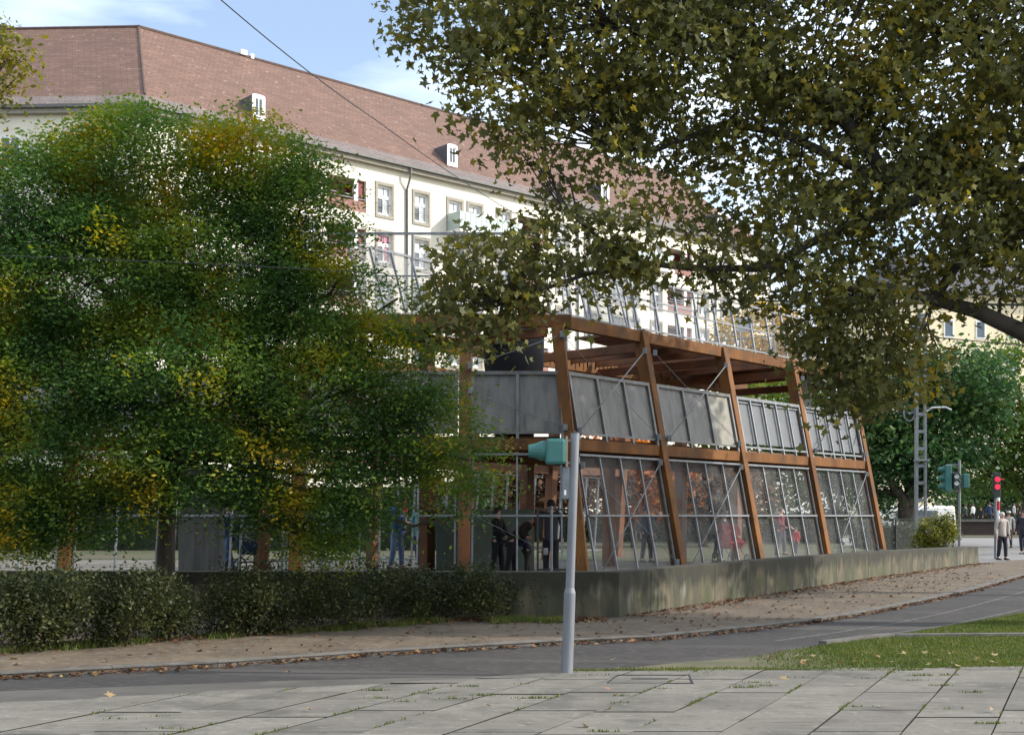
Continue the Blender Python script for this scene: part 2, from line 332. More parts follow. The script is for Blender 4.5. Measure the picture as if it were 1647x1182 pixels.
# playground level behind the wall, lawn behind it, plaza at right
sheet('playground_ground', [(-40, 19.6, 0), (1.5, 19.2, 0)]+[(p.x-.05, p.y+.1, 0) for p in wall_pts[2:]]+[(17, 46, 0), (12, 52, 0), (-40, 46, 0)], gravelm, .25)
sheet('lawn', [(-60, 38, 0), (-2, 38, 0), (5, 36, 0), (13, 44, 0), (16, 62, 0), (16, 100, 0), (-60, 100, 0)], lawnm, .262)
sheet('plaza', [(15.4, 41.2, 0), (60, 35, 0), (120, 90, 0), (18, 90, 0), (16, 46, 0)], plazam, -.006)
sheet('far_grass', [(17, 90, 0), (120, 90, 0), (120, 101, 0), (17, 101, 0)], lawnm, .02)
lm = MB()                                                       # worn painted lines
def line(pxs, wd, z, mb):
    q = [G(*p) for p in pxs]
    for a, b in zip(q, q[1:]):
        n = Vector((-(b-a).y, (b-a).x, 0)).normalized()*wd; mb.face([(a.x, a.y, z), (b.x, b.y, z), (b.x+n.x, b.y+n.y, z), (a.x+n.x, a.y+n.y, z)])
line([(1250, 1031), (1357, 1016), (1440, 1003), (1520, 986), (1580, 971), (1647, 952), (1740, 925)], .05, .004, lm)
line([(1420, 1021), (1500, 1010), (1570, 997), (1647, 980), (1740, 962)], .05, .004, lm)
line([(1560, 893), (1600, 890.5), (1700, 890)], .12, .004, lm)
wornp = mat('worn road paint', (.17, .16, .15), .9, (.06, .053, .047), 7, .1)
tag(lm.build('road_marking', wornp), kind='structure')
# retaining wall
wt = thing('concrete_wall', 'long low stained concrete retaining wall curving along the footpath in front of the timber pavilion', 'wall', wall_pts[1])
hs_ = [.74, .74, .74, .735, .73, .70, .67, .60]
L = []
for i, p in enumerate(wall_pts):
    a = (wall_pts[min(i+1, 7)]-wall_pts[max(i-1, 0)]).normalized() if i != 1 else (((wall_pts[1]-wall_pts[0]).normalized()+(wall_pts[2]-wall_pts[1]).normalized())).normalized()
    n = Vector((-a.y, a.x, 0)); L.append((p-wall_pts[1], p+n*.35-wall_pts[1]))
mb = MB()
for i in range(7):
    (a, b), (c, d) = L[i], L[i+1]
    mb.hexa([(v.x, v.y, -.1) for v in (a, c, d, b)], [(a.x, a.y, hs_[i]), (c.x, c.y, hs_[i+1]), (d.x, d.y, hs_[i+1]), (b.x, b.y, hs_[i])])
mb.build('wall_body', concm, wt, bevel=.015)

# ------------------------------------------------------------------ foliage engine
def branch_tube(mb, p0, p1, r0, r1, n=6, seg=5, wob=.08, sag=0.0):
    p0 = Vector(p0); p1 = Vector(p1); L = (p1-p0).length; pts = []; rr = []
    for i in range(seg+1):
        t = i/seg; q = p0.lerp(p1, t)
        if 0 < i < seg: q += Vector((random.gauss(0, 1), random.gauss(0, 1), random.gauss(0, 1)))*wob*L/seg
        q.z += sag*math.sin(math.pi*t); pts.append(q); rr.append(r0+(r1-r0)*t)
    mb.tube(pts, rr, n, cap=False); return pts
def leaf_obj(name, cen, tmpl, sizes, m, parent=None, flat=.5, fold=.15, nrm=None, droop=0):
    N = len(cen); K = len(tmpl)
    up = rng.normal(size=(N, 3)); up[:, 2] = np.abs(up[:, 2])*1.0+flat; 
    if nrm is not None: up = nrm
    up /= np.linalg.norm(up, axis=1)[:, None]
    a = rng.normal(size=(N, 3)); a[:, 2] -= droop; a -= up*(a*up).sum(1)[:, None]; a /= np.linalg.norm(a, axis=1)[:, None]
    b = np.cross(up, a); T = np.array(tmpl, float)
    s = np.asarray(sizes)[:, None, None]
    TT = T[None]*(rng.uniform(.72, 1.22, (N, K))[..., None] if K > 6 else 1.0)*np.ones((N, 1, 1)); fd = fold*rng.uniform(-.4, 2.2, (N, 1, 1))
    V = cen[:, None, :]+s*(TT[:, :, 0, None]*a[:, None, :]+TT[:, :, 1, None]*b[:, None, :]+fd*(np.abs(TT[:, :, 1, None])+.5*np.abs(TT[:, :, 0, None]))*up[:, None, :])
    me = bpy.data.meshes.new(name); me.vertices.add(N*K); me.vertices.foreach_set('co', V.reshape(-1).astype(np.float32))
    me.loops.add(N*K); me.loops.foreach_set('vertex_index', np.arange(N*K, dtype=np.int32))
    me.polygons.add(N); me.polygons.foreach_set('loop_start', np.arange(0, N*K, K, dtype=np.int32)); me.polygons.foreach_set('loop_total', np.full(N, K, dtype=np.int32))
    me.materials.append(m); me.update(calc_edges=True); me.validate()
    o = bpy.data.objects.new(name, me); C.objects.link(o)
    if parent is not None: o.parent = parent
    return o
def star(n=5, deep=.5):
    pts = []; lob = [(-150, .72), (-75, .95), (0, 1.15), (75, .95), (150, .72)]
    for i, (d, r) in enumerate(lob):
        pts.append((r*.5*math.cos(R(d)), r*.5*math.sin(R(d))))
        if i < 4: m_ = (d+lob[i+1][0])/2; pts.append((deep*.5*math.cos(R(m_)), deep*.5*math.sin(R(m_))))
    pts.append((-.16, 0)); return pts
STAR = star(); OVAL = [(-.5, 0), (-.1, -.26), (.3, -.2), (.5, 0), (.3, .2), (-.1, .26)]; RH = [(-.5, 0), (0, -.27), (.5, 0), (0, .27)]
def in_blob(blob, n, shell=.35):
    c, r = blob; d = rng.normal(size=(n, 3)); d /= np.linalg.norm(d, axis=1)[:, None]
    u = (shell+(1-shell)*rng.random(n))**(1/2.2); return np.array(c)+d*u[:, None]*np.array(r)
def sprays(blobs, n_sprays):
    vol = np.array([b[1][0]*b[1][2]*(b[1][1]+.3)**.5*(b[2] if len(b) > 2 else 1) for b in blobs]); vol = vol/vol.sum(); out = []
    for b, v in zip(blobs, vol): out.append(in_blob(b[:2], max(2, int(n_sprays*v))))
    return out
def tree(name, label, cat, base, trunk_r, blobs, n_sprays, per, spray_r, size, tmpl, lm_, bm_, flat=.5, limbs=True, trunk_top=None, group=None, extra=None, twig=.012, zsq=.5, droop=0, fold=.15, sub=True, lean=(0, 0), tws=2):
    base = Vector(base); t = thing(name, label, cat, base, 0, group)
    mb = MB(); cen = sum((Vector(b[0]) for b in blobs), Vector())/len(blobs)
    top = Vector((base.x+lean[0], base.y+lean[1], trunk_top if trunk_top is not None else (base.z+cen.z)/2))
    o = Vector()
    tp = []; 
    for i in range(7):
        s = i/6; q = base.lerp(top, s)-base+Vector((random.gauss(0, 1), random.gauss(0, 1), 0))*trunk_r*.18*(i > 0); tp.append(q)
    mb.tube(tp, [trunk_r*(1.35-.35*min(1, s*6))*(1-.35*s/1) for s in [k/6 for k in range(7)]], 12)
    sp = sprays(blobs, n_sprays)
    EP = [Vector(a).lerp(Vector(b), i/6)-base for pl, _, _ in (extra or []) for a, b in zip(pl, pl[1:]) for i in range(6)]
    for b, S in zip(blobs, sp):
        c = Vector(b[0])-base; st = tp[random.choice((4, 5, 6))]
        if limbs: 
            pts = branch_tube(mb, st, c, trunk_r*.42, trunk_r*.12, 7, 6, .18)
        else: pts = [c]
        if sub:
            for q in S[::tws]:
                k = random.choice(pts[len(pts)//2:]) if limbs else min((e_ for e_ in EP), key=lambda e_: (e_-Vector(q)+base).length*random.uniform(.8, 1.25))
                if not limbs and (k-Vector(q)+base).length > 2.2: continue
                branch_tube(mb, k, Vector(q)-base, twig*1.6, twig*.5, 4, 3, .15)
    if extra:
        for pl, r0, r1 in extra:
            pl = [Vector(p)-base for p in pl]; n = len(pl); mb.tube(pl, [r0+(r1-r0)*i/(n-1) for i in range(n)], 10)
    mb.build('trunk', bm_, t, smooth=True)
    S = np.concatenate(sp)-np.array(base); k = rng.poisson(per, len(S))
    cen = np.repeat(S, k, axis=0); d = rng.normal(size=cen.shape)*spray_r*.55; d[:, 2] *= zsq
    d[:, 2] -= .25*(d[:, 0]**2+d[:, 1]**2)/max(spray_r, .01)
    sz = size*rng.uniform(.45, 1.35, len(cen))
    leaf_obj('crown', cen+d, tmpl, sz, lm_, t, flat, fold, droop=droop)
    return t
def B(px, py, d, rx, ry, rd, wgt=1.0):      # blob from its place in front of the camera, radii in metres
    return (tuple(P(px, py, d)), (rx, rd, ry), wgt)

# ---- honey locust at left
locm = leaf_mat('locust leaves', [(.0, (.035, .08, .026)), (.40, (.065, .13, .03)), (.60, (.13, .19, .03)), (.73, (.24, .24, .025)), (.86, (.42, .30, .02)), (1, (.36, .17, .015))], .85, .45, island=.17, nlo=.30, nhi=.70)
lb = []
for px, py, rx, ry, d, rd, wg in ((250, 270, 1.45, .85, 17.4, 1.2, 1), (90, 330, 1.2, .9, 17, 1.1, 1), (410, 270, .9, .75, 17.4, 1, 1), (480, 350, .75, .9, 17.3, .9, 1), (150, 450, 1.6, 1.0, 16.8, 1.3, 1),
        (350, 440, 1.4, 1.0, 17.0, 1.3, 1), (500, 500, .8, .9, 17.2, 1, 1), (-30, 500, 1.2, 1.2, 17, 1.2, 1), (80, 620, 1.2, .75, 16.6, 1.2, .9), (300, 610, 1.5, .85, 16.5, 1.3, 1), (500, 640, 1.1, .85, 16.8, 1.1, 1),
        (640, 600, .85, .8, 17.3, .9, 1), (640, 480, .45, .35, 17.5, .6, .35), (690, 690, .7, .65, 17.3, .9, .85), (100, 730, 1.3, .7, 16.6, 1.1, .8), (300, 740, 1.2, .6, 16.4, 1.1, .8), (480, 760, .8, .5, 16.6, 1, .75), (580, 790, .6, .5, 16.9, .8, .8), (20, 800, .8, .5, 16.6, .9, .7), (755, 740, .4, .55, 17.2, .6, .8), (738, 830, .28, .35, 17.4, .4, .4), (410, 185, .35, .2, 17.4, .4, .3), (140, 830, .6, .35, 16.7, .7, .9), (30, 850, .6, .35, 16.7, .7, .9), (520, 880, .45, .3, 17.3, .4, .8), (560, 835, .42, .42, 17.2, .5, 1.0), (500, 845, .45, .4, 17.2, .5, 1.0), (420, 805, .5, .35, 17, .6, .9), (240, 820, .5, .3, 16.6, .6, .5), (60, 860, .5, .3, 16.8, .6, .5), (670, 745, .5, .3, 17.2, .6, .8), (-120, 700, 1.3, 1.2, 17, 1.2, .8), (180, 210, .8, .3, 17.4, .8, .4), (560, 420, .25, .6, 17.2, .5, .3)):
    lb.append(B(px, py, d, rx, ry, rd, wg))
tree('locust_tree', 'leafy green and yellow tree with a single trunk rising from the hedge at left', 'tree', G(262, 1010), .145, lb, 2500, 150, .44, .064, RH, locm, bark, flat=.9, trunk_top=3.2, twig=.007, zsq=.34, lean=(.1, .1), tws=6)
# ---- big plane tree at right, trunk just outside the picture
plm = leaf_mat('plane leaves', [(.0, (.065, .07, .028)), (.42, (.10, .105, .033)), (.62, (.15, .145, .038)), (.76, (.22, .19, .035)), (.87, (.26, .19, .025)), (.94, (.22, .10, .025)), (1, (.22, .05, .02))], .9, .42, island=.5, nlo=.25, nhi=.75)
pb = []
for px, py, rx, ry, d, rd, wg in ((760, 30, 1.1, .75, 16.5, 1.0, .9), (820, 130, .9, .8, 16.3, 1.0, .9), (960, 60, 1.4, 1.0, 16.8, 1.4, 1), (930, 210, 1.1, .65, 16.3, 1.0, .8), (1120, 130, 1.5, 1.2, 17, 1.5, 1), (1320, 60, 1.6, 1.2, 17.5, 1.7, 1),
        (1350, 230, 1.5, 1.0, 17.3, 1.6, .8), (1530, 150, 1.4, 1.4, 17.5, 1.7, .9), (1180, 310, 1.0, .55, 16.8, 1.0, .55), (1500, 350, 1.5, .85, 17, 1.5, .9), (1290, 370, 1.0, .6, 16.8, 1.2, .8), (880, 290, .7, .25, 16.2, .6, .3),
        (800, 425, .75, .5, 16, .7, 1.5), (765, 495, .6, .5, 16, .6, 1.6), (850, 480, .35, .3, 16, .5, 1.3), (710, 460, .25, .25, 16, .3, .5), (930, 395, .8, .45, 16.2, .8, 1.0), (1060, 400, 1.0, .4, 16.4, .8, 1.0), (980, 330, 1.2, .35, 16.4, .8, .35), (1020, 480, .7, .2, 16.3, .5, .18),
        (1250, 450, 1.0, .4, 16.6, 1.0, 1.1), (1380, 520, .9, .6, 16.6, 1.0, 1.5), (1450, 600, .5, .45, 16.6, .8, 1.3), (1370, 600, .5, .55, 16.6, .8, 1.4), (1310, 560, .35, .3, 16.6, .5, .8), (1600, 420, 1.1, .7, 16.8, 1.2, .8), (1670, 530, .3, .3, 16.8, .5, .3), (1680, 250, 1.5, 1.5, 17, 1.6, 1),
        (800, -60, 1.3, .6, 16.8, 1.2, .8), (1100, -100, 2, .9, 17, 1.7, .9), (1500, -120, 2.4, 1.0, 17.5, 2.0, .9), (1900, -60, 2.4, 2.2, 17.5, 2.5, .8), (1900, 350, 1.8, 1.4, 17.5, 2.0, .7), (2200, 150, 2.2, 2.4, 17.5, 2.4, .7), (1350, -320, 3, 1.2, 17.5, 2.4, .6), (1900, -420, 3, 1.4, 17.5, 2.6, .6)):
    pb.append(B(px, py, d, rx, ry, rd, wg))
d0 = 17
ex = [([P(2000, 560, 18), P(1850, 640, 17.6), P(1740, 600, 17.3), P(1647, 535, 17), P(1570, 500, 16.8), P(1500, 482, 16.7), P(1420, 460, 16.6), P(1330, 470, 16.6)], .19, .03),
      ([P(2000, 330, 18), P(1700, 260, 17.5), P(1480, 320, 17), P(1300, 392, 16.7), P(1235, 432, 16.5), P(1120, 432, 16.4), P(1040, 424, 16.3), P(940, 442, 16.2), P(850, 400, 16.1)], .09, .018),
      ([P(2000, 330, 18), P(1760, 330, 17.6), P(1600, 300, 17.4), P(1440, 300, 17.2), P(1340, 170, 17), P(1230, 105, 16.9), P(1100, 60, 16.8), P(950, 40, 16.7)], .16, .04),
      ([P(1440, 300, 17.2), P(1260, 215, 17), P(1167, 198, 16.9), P(1047, 245, 16.7), P(960, 230, 16.6)], .07, .02),
      ([P(2000, 330, 18), P(1780, 200, 17.7), P(1600, 140, 17.5), P(1540, 40, 17.4)], .15, .08),
      ([P(1500, 482, 16.7), P(1560, 400, 16.7), P(1500, 330, 16.8)], .08, .03),
      ([P(940, 442, 16.2), P(860, 470, 16), P(780, 500, 15.9)], .03, .012), ([P(1040, 424, 16.3), P(960, 380, 16.1), P(900, 330, 16.1)], .03, .012)]
pbase = (10.6, 18, 0)
plane = tree('plane_tree', 'large plane tree whose leafy lobed crown and dark limbs fill the upper right', 'tree', pbase, .42, pb, 4700, 22, .35, .138, STAR, plm, bark2, flat=.15, limbs=False, trunk_top=8.0, extra=ex, zsq=.75, twig=.011, tws=4, droop=.8, fold=.25)
# ---- twig ends of a tree off to the left
ylm = leaf_mat('yellowing leaves', [(0, (.08, .09, .02)), (.5, (.16, .16, .03)), (.8, (.30, .24, .04)), (1, (.25, .12, .03))], 1.5, .4)
tree('street_tree', 'yellowing tree at the upper left edge, only its outer twigs showing over the roof', 'tree', (-11, 18, 0), .2, [B(-60, 120, 18, .7, .6, .8), B(15, 90, 18, .35, .5, .4), B(-200, 60, 18, 1.4, 1.4, 1.4), B(0, 40, 18, .3, .2, .4, .5)], 420, 22, .3, .10, OVAL, ylm, bark, trunk_top=4.5, zsq=.7)
# ------------------------------------------------------------------ main apartment building
C0 = Vector((-21.3, 72.3, 0)); U = Vector((2232, 2000, 0)).normalized(); N = Vector((U.y, -U.x, 0))   # outward normal of the long front
U2 = Vector((-1, .045, 0)).normalized(); N2 = Vector((U2.y, -U2.x, 0)); N2 = N2 if N2.y < 0 else -N2
EV = 25.15; LEN = 60.0; WL = 22.0; BD = 14.6
bt = thing('apartment_building', 'long cream apartment block with red tiled hip roof and red loggias behind the pavilion', 'building', (C0.x, C0.y, 0))
def fp(t, z, out=0.0): return U*t+N*out+Vector((0, 0, z))
def wp(t, z, out=0.0): return U2*t+N2*out+Vector((0, 0, z))
# bisector for the bend
def bend(s):   # point set back s from both fronts
    A_ = Matrix(((-N.x, -N.y), (-N2.x, -N2.y))); return Vector((*(A_.inverted() @ Vector((s, s))), 0))
cols = []   # (t, kind)
for k in range(-1, 4):
    o_ = 14.04+16.7*k
    cols += [(o_, 'loggia'), (o_+3.05, 'win'), (o_+6.15, 'win'), (o_+9.15, 'win'), (o_+11.0, 'win'), (o_+13.75, 'win')]
cols = [(t, k) for t, k in cols if 1.5 < t < LEN-1.5]
ROWS = [21.78-3.2*i for i in range(5)]       # sill heights
WW, WH = 1.2, 2.0
# wall sheet with openings: strips between openings
ops = []
for t, k in cols:
    for zr in ROWS:
        ops.append((t-(1.55 if k == 'loggia' else WW/2), t+(1.55 if k == 'loggia' else WW/2), zr if k == 'win' else zr-.1, zr+WH))
mb = MB(); xs = sorted(set([0, LEN]+[round(o[0], 3) for o in ops]+[round(o[1], 3) for o in ops]))
for a, b in zip(xs, xs[1:]):
    m_ = (a+b)/2; z0 = 0
    for o in sorted([o for o in ops if o[0]-.001 < m_ < o[1]+.001], key=lambda o: o[2]):
        mb.face([fp(a, z0), fp(b, z0), fp(b, o[2]), fp(a, o[2])]); z0 = o[3]
    mb.face([fp(a, z0), fp(b, z0), fp(b, EV), fp(a, EV)])
q = bend(BD); q2 = U2*WL-N2*BD
mb.face([(0, 0, 0), (0, 0, EV), wp(WL, EV), wp(WL, 0)])
e1 = fp(LEN, 0); e2 = fp(LEN, 0, -BD)
mb.face([e1, e2, e2+Vector((0, 0, EV)), e1+Vector((0, 0, EV))])
mb.face([e2, q, q+Vector((0, 0, EV)), e2+Vector((0, 0, EV))]); mb.face([q, q2, q2+Vector((0, 0, EV)), q+Vector((0, 0, EV))])
for o in ops:                              # reveals and closing backs
    dd = -1.3 if o[1]-o[0] > 2 else -.32
    a, b, z0, z1 = o
    mb.face([fp(a, z0), fp(a, z0, dd), fp(a, z1, dd), fp(a, z1)]); mb.face([fp(b, z0), fp(b, z1), fp(b, z1, dd), fp(b, z0, dd)])
    mb.face([fp(a, z1), fp(a, z1, dd), fp(b, z1, dd), fp(b, z1)]); mb.face([fp(a, z0), fp(b, z0), fp(b, z0, dd), fp(a, z0, dd)])
    if dd < -1: mb.face([fp(a, z0, dd), fp(b, z0, dd), fp(b, z1, dd), fp(a, z1, dd)])
mb.build('wall', plaster, bt)
# roof with flared weathered foot
RH_ = 7.75; S_ = 7.3
e0 = bend(-.55); k0 = bend(.75); r0 = bend(S_)
mb = MB()
zE, zK, zR = EV+.25, EV+1.15, EV+RH_
def L1(s, t): return U*t-N*s
def L2(s, t): return U2*t-N2*s
rEnd = LEN-5.5
sl1 = math.hypot(zR-zK, S_-.75); 
def Z(v, z): return Vector((v.x, v.y, z))
mb.face([Z(k0, zK), Z(L1(.75, LEN), zK), Z(L1(S_, rEnd), zR), Z(r0, zR)], [(0, 0), (LEN, 0), (rEnd, sl1), (-2, sl1)])
mb.face([Z(L2(.75, WL), zK), Z(k0, zK), Z(r0, zR), Z(L2(S_, WL), zR)], [(0, 0), (WL, 0), (WL, sl1), (0, sl1)])
mb.face([Z(L1(.75, LEN), zK), Z(L1(BD, LEN), zK), Z(L1(S_, rEnd), zR)], [(0, 0), (BD, 0), (BD/2, sl1)])
bq = bend(BD+.4)
mb.face([Z(L1(BD+.4, LEN), zK), Z(bq, zK), Z(r0, zR), Z(L1(S_, rEnd), zR)], [(0, 0), (LEN, 0), (LEN, sl1), (0, sl1)])
mb.face([Z(bq, zK), Z(L2(BD+.4, WL), zK), Z(L2(S_, WL), zR), Z(r0, zR)], [(0, 0), (WL, 0), (WL, sl1), (0, sl1)])
rf = mb.build('roof', roofm, bt)
mb = MB()
mb.face([Z(e0, zE), Z(L1(-.55, LEN+.5), zE), Z(L1(.75, LEN), zK), Z(k0, zK)], [(0, 0), (LEN, 0), (LEN, 1.6), (0, 1.6)])
mb.face([Z(L2(-.55, WL), zE), Z(e0, zE), Z(k0, zK), Z(L2(.75, WL), zK)], [(0, 0), (WL, 0), (WL, 1.6), (0, 1.6)])
mb.face([Z(L1(-.55, LEN+.5), zE), Z(L1(BD, LEN+.5), zE), Z(L1(BD, LEN), zK), Z(L1(.75, LEN), zK)], [(0, 0), (BD, 0), (BD, 1.6), (0, 1.6)])
mb.build('eaves_course', roofg, rf)
rd = MB(); rd.tube([Z(r0, zR+.02), Z(L1(S_, rEnd), zR+.0)], .12, 6); rd.tube([Z(L2(S_, WL), zR+.0), Z(r0, zR+.0)], .12, 6); rd.tube([Z(k0, zK+.05), Z(r0, zR+.0)], .07, 6)
rd.build('ridge_tiles', mat('ridge tile', (.11, .072, .058), .9), rf)
# cornice and gutter
mb = MB(); c0 = bend(-.38)
def band(sa, sb, z0, z1, m_, name, par):
    a0, b0 = bend(sa), bend(sb); M_ = MB()
    A_ = [Z(a0, z0), Z(L1(sa, LEN+.3), z0), Z(L1(sb, LEN+.3), z0), Z(b0, z0)]; M_.hexa(A_, [Z(v, z1) for v in A_])
    A_ = [Z(L2(sa, WL), z0), Z(a0, z0), Z(b0, z0), Z(L2(sb, WL), z0)]; M_.hexa(A_, [Z(v, z1) for v in A_]); return M_.build(name, m_, par)
band(-.42, .1, EV-.2, EV+.1, stone, 'cornice', bt); band(-.66, -.44, EV+.06, EV+.24, gutterm, 'gutter', bt)
for t0 in (2.0, 18.9, 35.35, 52.05):
    mb = MB(); mb.tube([fp(t0, EV+.05, .55), fp(t0, EV-.5, .5), fp(t0, EV-1.3, .1), fp(t0, 0.1, .1)], .075, 8); mb.build('downpipe', gutterm, bt, smooth=True)
# windows
def window(t, z, curt):
    f = MB(); o = -.20
    W2 = WW/2-.003
    for a, b, c, d in ((-W2, -W2+.12, 0, WH), (W2-.12, W2, 0, WH), (-W2+.12, W2-.12, 0, .16), (-W2+.12, W2-.12, WH-.12, WH), (-W2+.12, W2-.12, WH*.56, WH*.56+.24), (-.05, .05, .16, WH*.56)):
        f.bar(fp(t+(a+b)/2, z+c, o), fp(t+(a+b)/2, z+d, o), b-a, .09, U)
    fr = f.build('window', whitem, bt)
    g = MB(); g.face([fp(t-W2+.02, z+.02, o-.02), fp(t+W2-.02, z+.02, o-.02), fp(t+W2-.02, z+WH-.02, o-.02), fp(t-W2+.02, z+WH-.02, o-.02)])
    if curt:
        zc = random.uniform(.2, .5)*WH; g.face([fp(t-W2+.14, z+WH-.02-zc, o-.015), fp(t-.0, z+WH-.02-zc, o-.015), fp(t, z+WH-.02, o-.015), fp(t-W2+.14, z+WH-.02, o-.015)], mi=1)
        g.face([fp(t+.08, z+.1, o-.016), fp(t+W2-.14, z+.1, o-.016), fp(t+W2-.14, z+WH-.02, o-.016), fp(t+.08, z+WH-.02, o-.016)], mi=1)
    g.build('pane', [glassm, pinkc if curt == 2 else curtain], fr)
    s = MB(); k = .17
    for a, b, c, d in ((-WW/2-k, -WW/2, -.0, WH), (WW/2, WW/2+k, -.0, WH), (-WW/2-k, WW/2+k, WH, WH+.2), (-WW/2-k, WW/2+k, -.2, 0)):
        s.hexa([fp(t+a, z+c, .002), fp(t+b, z+c, .002), fp(t+b, z+c, .07), fp(t+a, z+c, .07)], [fp(t+a, z+d, .002), fp(t+b, z+d, .002), fp(t+b, z+d, .07), fp(t+a, z+d, .07)])
    s.build('surround', stone, fr)
    r_ = MB()
    for h_ in (.62, .76, .9): r_.bar(fp(t-WW/2, z+h_, .04), fp(t+WW/2, z+h_, .04), .03, .03)
    r_.build('rail', steel, fr)
wins = [(t, z) for t, k in cols if k == 'win' for z in ROWS]
for i, (t, z) in enumerate(wins[:100]): window(t, z, 2 if abs(t-17.1) < .3 and abs(z-ROWS[1]) < .1 else random.choice((0, 1, 1)))
for t, k in cols:
    if k != 'loggia': continue
    for z in ROWS:
        l = MB(); l.face([fp(t-1.5, z, -1.25), fp(t+1.5, z, -1.25), fp(t+1.5, z+WH-.02, -1.25), fp(t-1.5, z+WH-.02, -1.25)])
        l.hexa([fp(t+.95, z-.05, -.25), fp(t+1.5, z-.05, -.25), fp(t+1.5, z-.05, -.2), fp(t+.95, z-.05, -.2)], [fp(t+.95, z+WH-.03, -.25), fp(t+1.5, z+WH-.03, -.25), fp(t+1.5, z+WH-.03, -.2), fp(t+.95, z+WH-.03, -.2)])
        lo = l.build('loggia', redm, bt)
        p_ = MB(); p_.hexa([fp(t-1.53, z-.08, -.2), fp(t+1.53, z-.08, -.2), fp(t+1.53, z-.08, -.02), fp(t-1.53, z-.08, -.02)], [fp(t-1.53, z+.62, -.2), fp(t+1.53, z+.62, -.2), fp(t+1.53, z+.62, -.02), fp(t-1.53, z+.62, -.02)])
        p_.build('parapet', pinkm, lo)
        c_ = MB(); c_.bar(fp(t+.75, z+.62, -.12), fp(t+.75, z+WH-.01, -.12), .3, .2, U); c_.build('pillar', whitem, lo)
        r_ = MB()
        for h_ in (.78, .98): r_.bar(fp(t-1.5, z+h_, -.1), fp(t+1.5, z+h_, -.1), .05, .05)
        r_.build('rail', steel, lo)
for k in range(0, 3):
    t0 = 14.04+16.7*k+8.4; t1 = t0+5.9; z = ROWS[0]-.45
    if t1 > LEN: continue
    s = MB(); s.hexa([fp(t0, z, .003), fp(t1, z, .003), fp(t1, z, 1.5), fp(t0, z, 1.5)], [fp(t0, z+.2, .003), fp(t1, z+.2, .003), fp(t1, z+.2, 1.5), fp(t0, z+.2, 1.5)]); b_ = s.build('balcony', whitem, bt)
    s = MB(); n_ = 12
    for i in range(n_):
        a = t0+(t1-t0)*i/n_+.015; b = t0+(t1-t0)*(i+1)/n_-.015; s.hexa([fp(a, z+.22, 1.42), fp(b, z+.22, 1.42), fp(b, z+.22, 1.46), fp(a, z+.22, 1.46)], [fp(a, z+1.4, 1.42), fp(b, z+1.4, 1.42), fp(b, z+1.4, 1.46), fp(a, z+1.4, 1.46)])
    for tt in (t0+.02, t1-.06):
        s.hexa([fp(tt, z+.22, .05), fp(tt+.04, z+.22, .05), fp(tt+.04, z+.22, 1.40), fp(tt, z+.22, 1.40)], [fp(tt, z+1.4, .05), fp(tt+.04, z+1.4, .05), fp(tt+.04, z+1.4, 1.40), fp(tt, z+1.4, 1.40)])
    s.build('balustrade', balcm, b_)
# wing windows
for t0 in (3.5, 8, 12.5, 17):
    for z in ROWS[:2]:
        f = MB(); f.bar(wp(t0, z, .02), wp(t0, z+WH, .02), WW, .06, U2); fo = f.build('window', whitem, bt)
        g = MB()
        for dx in (-.28, .28): g.bar(wp(t0+dx, z+.15, .04), wp(t0+dx, z+WH-.15, .04), .42, .06, U2)
        g.build('pane', glassm, fo)
# dormers
sl = (zR-zK)/(S_-.75)
for t0 in (8.0, 23.7, 39.4, 54):
    d = MB(); s0 = .95; zf = zK+(s0-.75)*sl; hh = 1.5; w2 = .46; sb = s0+hh/sl
    fa = [fp(t0-w2, zf, -s0), fp(t0+w2, zf, -s0), fp(t0+w2, zf+hh, -s0), fp(t0-w2, zf+hh, -s0)]
    bk = [fp(t0-w2, zf+hh, -sb), fp(t0+w2, zf+hh, -sb)]
    d.face([fa[0], fa[3], bk[0]]); d.face([fa[1], bk[1], fa[2]])
    arc = [fp(t0-w2*math.cos(a), zf+hh+.10*math.sin(a), -s0) for a in [math.pi*i/6 for i in range(7)]]
    arb = [fp(t0-w2*math.cos(a), zf+hh+.10*math.sin(a), -sb-.10*math.sin(a)/sl) for a in [math.pi*i/6 for i in range(7)]]
    for i in range(6): d.face([arc[i], arc[i+1], arb[i+1], arb[i]])
    dm = d.build('dormer', slate, bt)
    f = MB(); fr = [v+N*.06 for v in [fa[0], fa[1]]+arc[::-1]]; f.face(fr)
    bkk = [v-N*.05 for v in fr]
    for i in range(len(fr)): f.face([fr[i], fr[(i+1) % len(fr)], bkk[(i+1) % len(fr)], bkk[i]])
    f.build('front', whitem, dm)
    g = MB()
    for dx in (-.13, .13): g.bar(fp(t0+dx, zf+.3, -s0+.08), fp(t0+dx, zf+1.3, -s0+.08), .14, .05, U)
    g.build('louvre', glassm, dm)
for t0, hh in ((10.5, .5), (31, .45)):
    d = MB(); d.box(Z(L1(S_, t0), zR+.2), (.5, .4, .35), math.atan2(U.y, U.x)); d.box(Z(L1(S_, t0+.7), zR+.12), (.25, .25, .35), math.atan2(U.y, U.x)); d.build('roof_vent', whitem if t0 < 20 else slate, bt, bevel=.03)
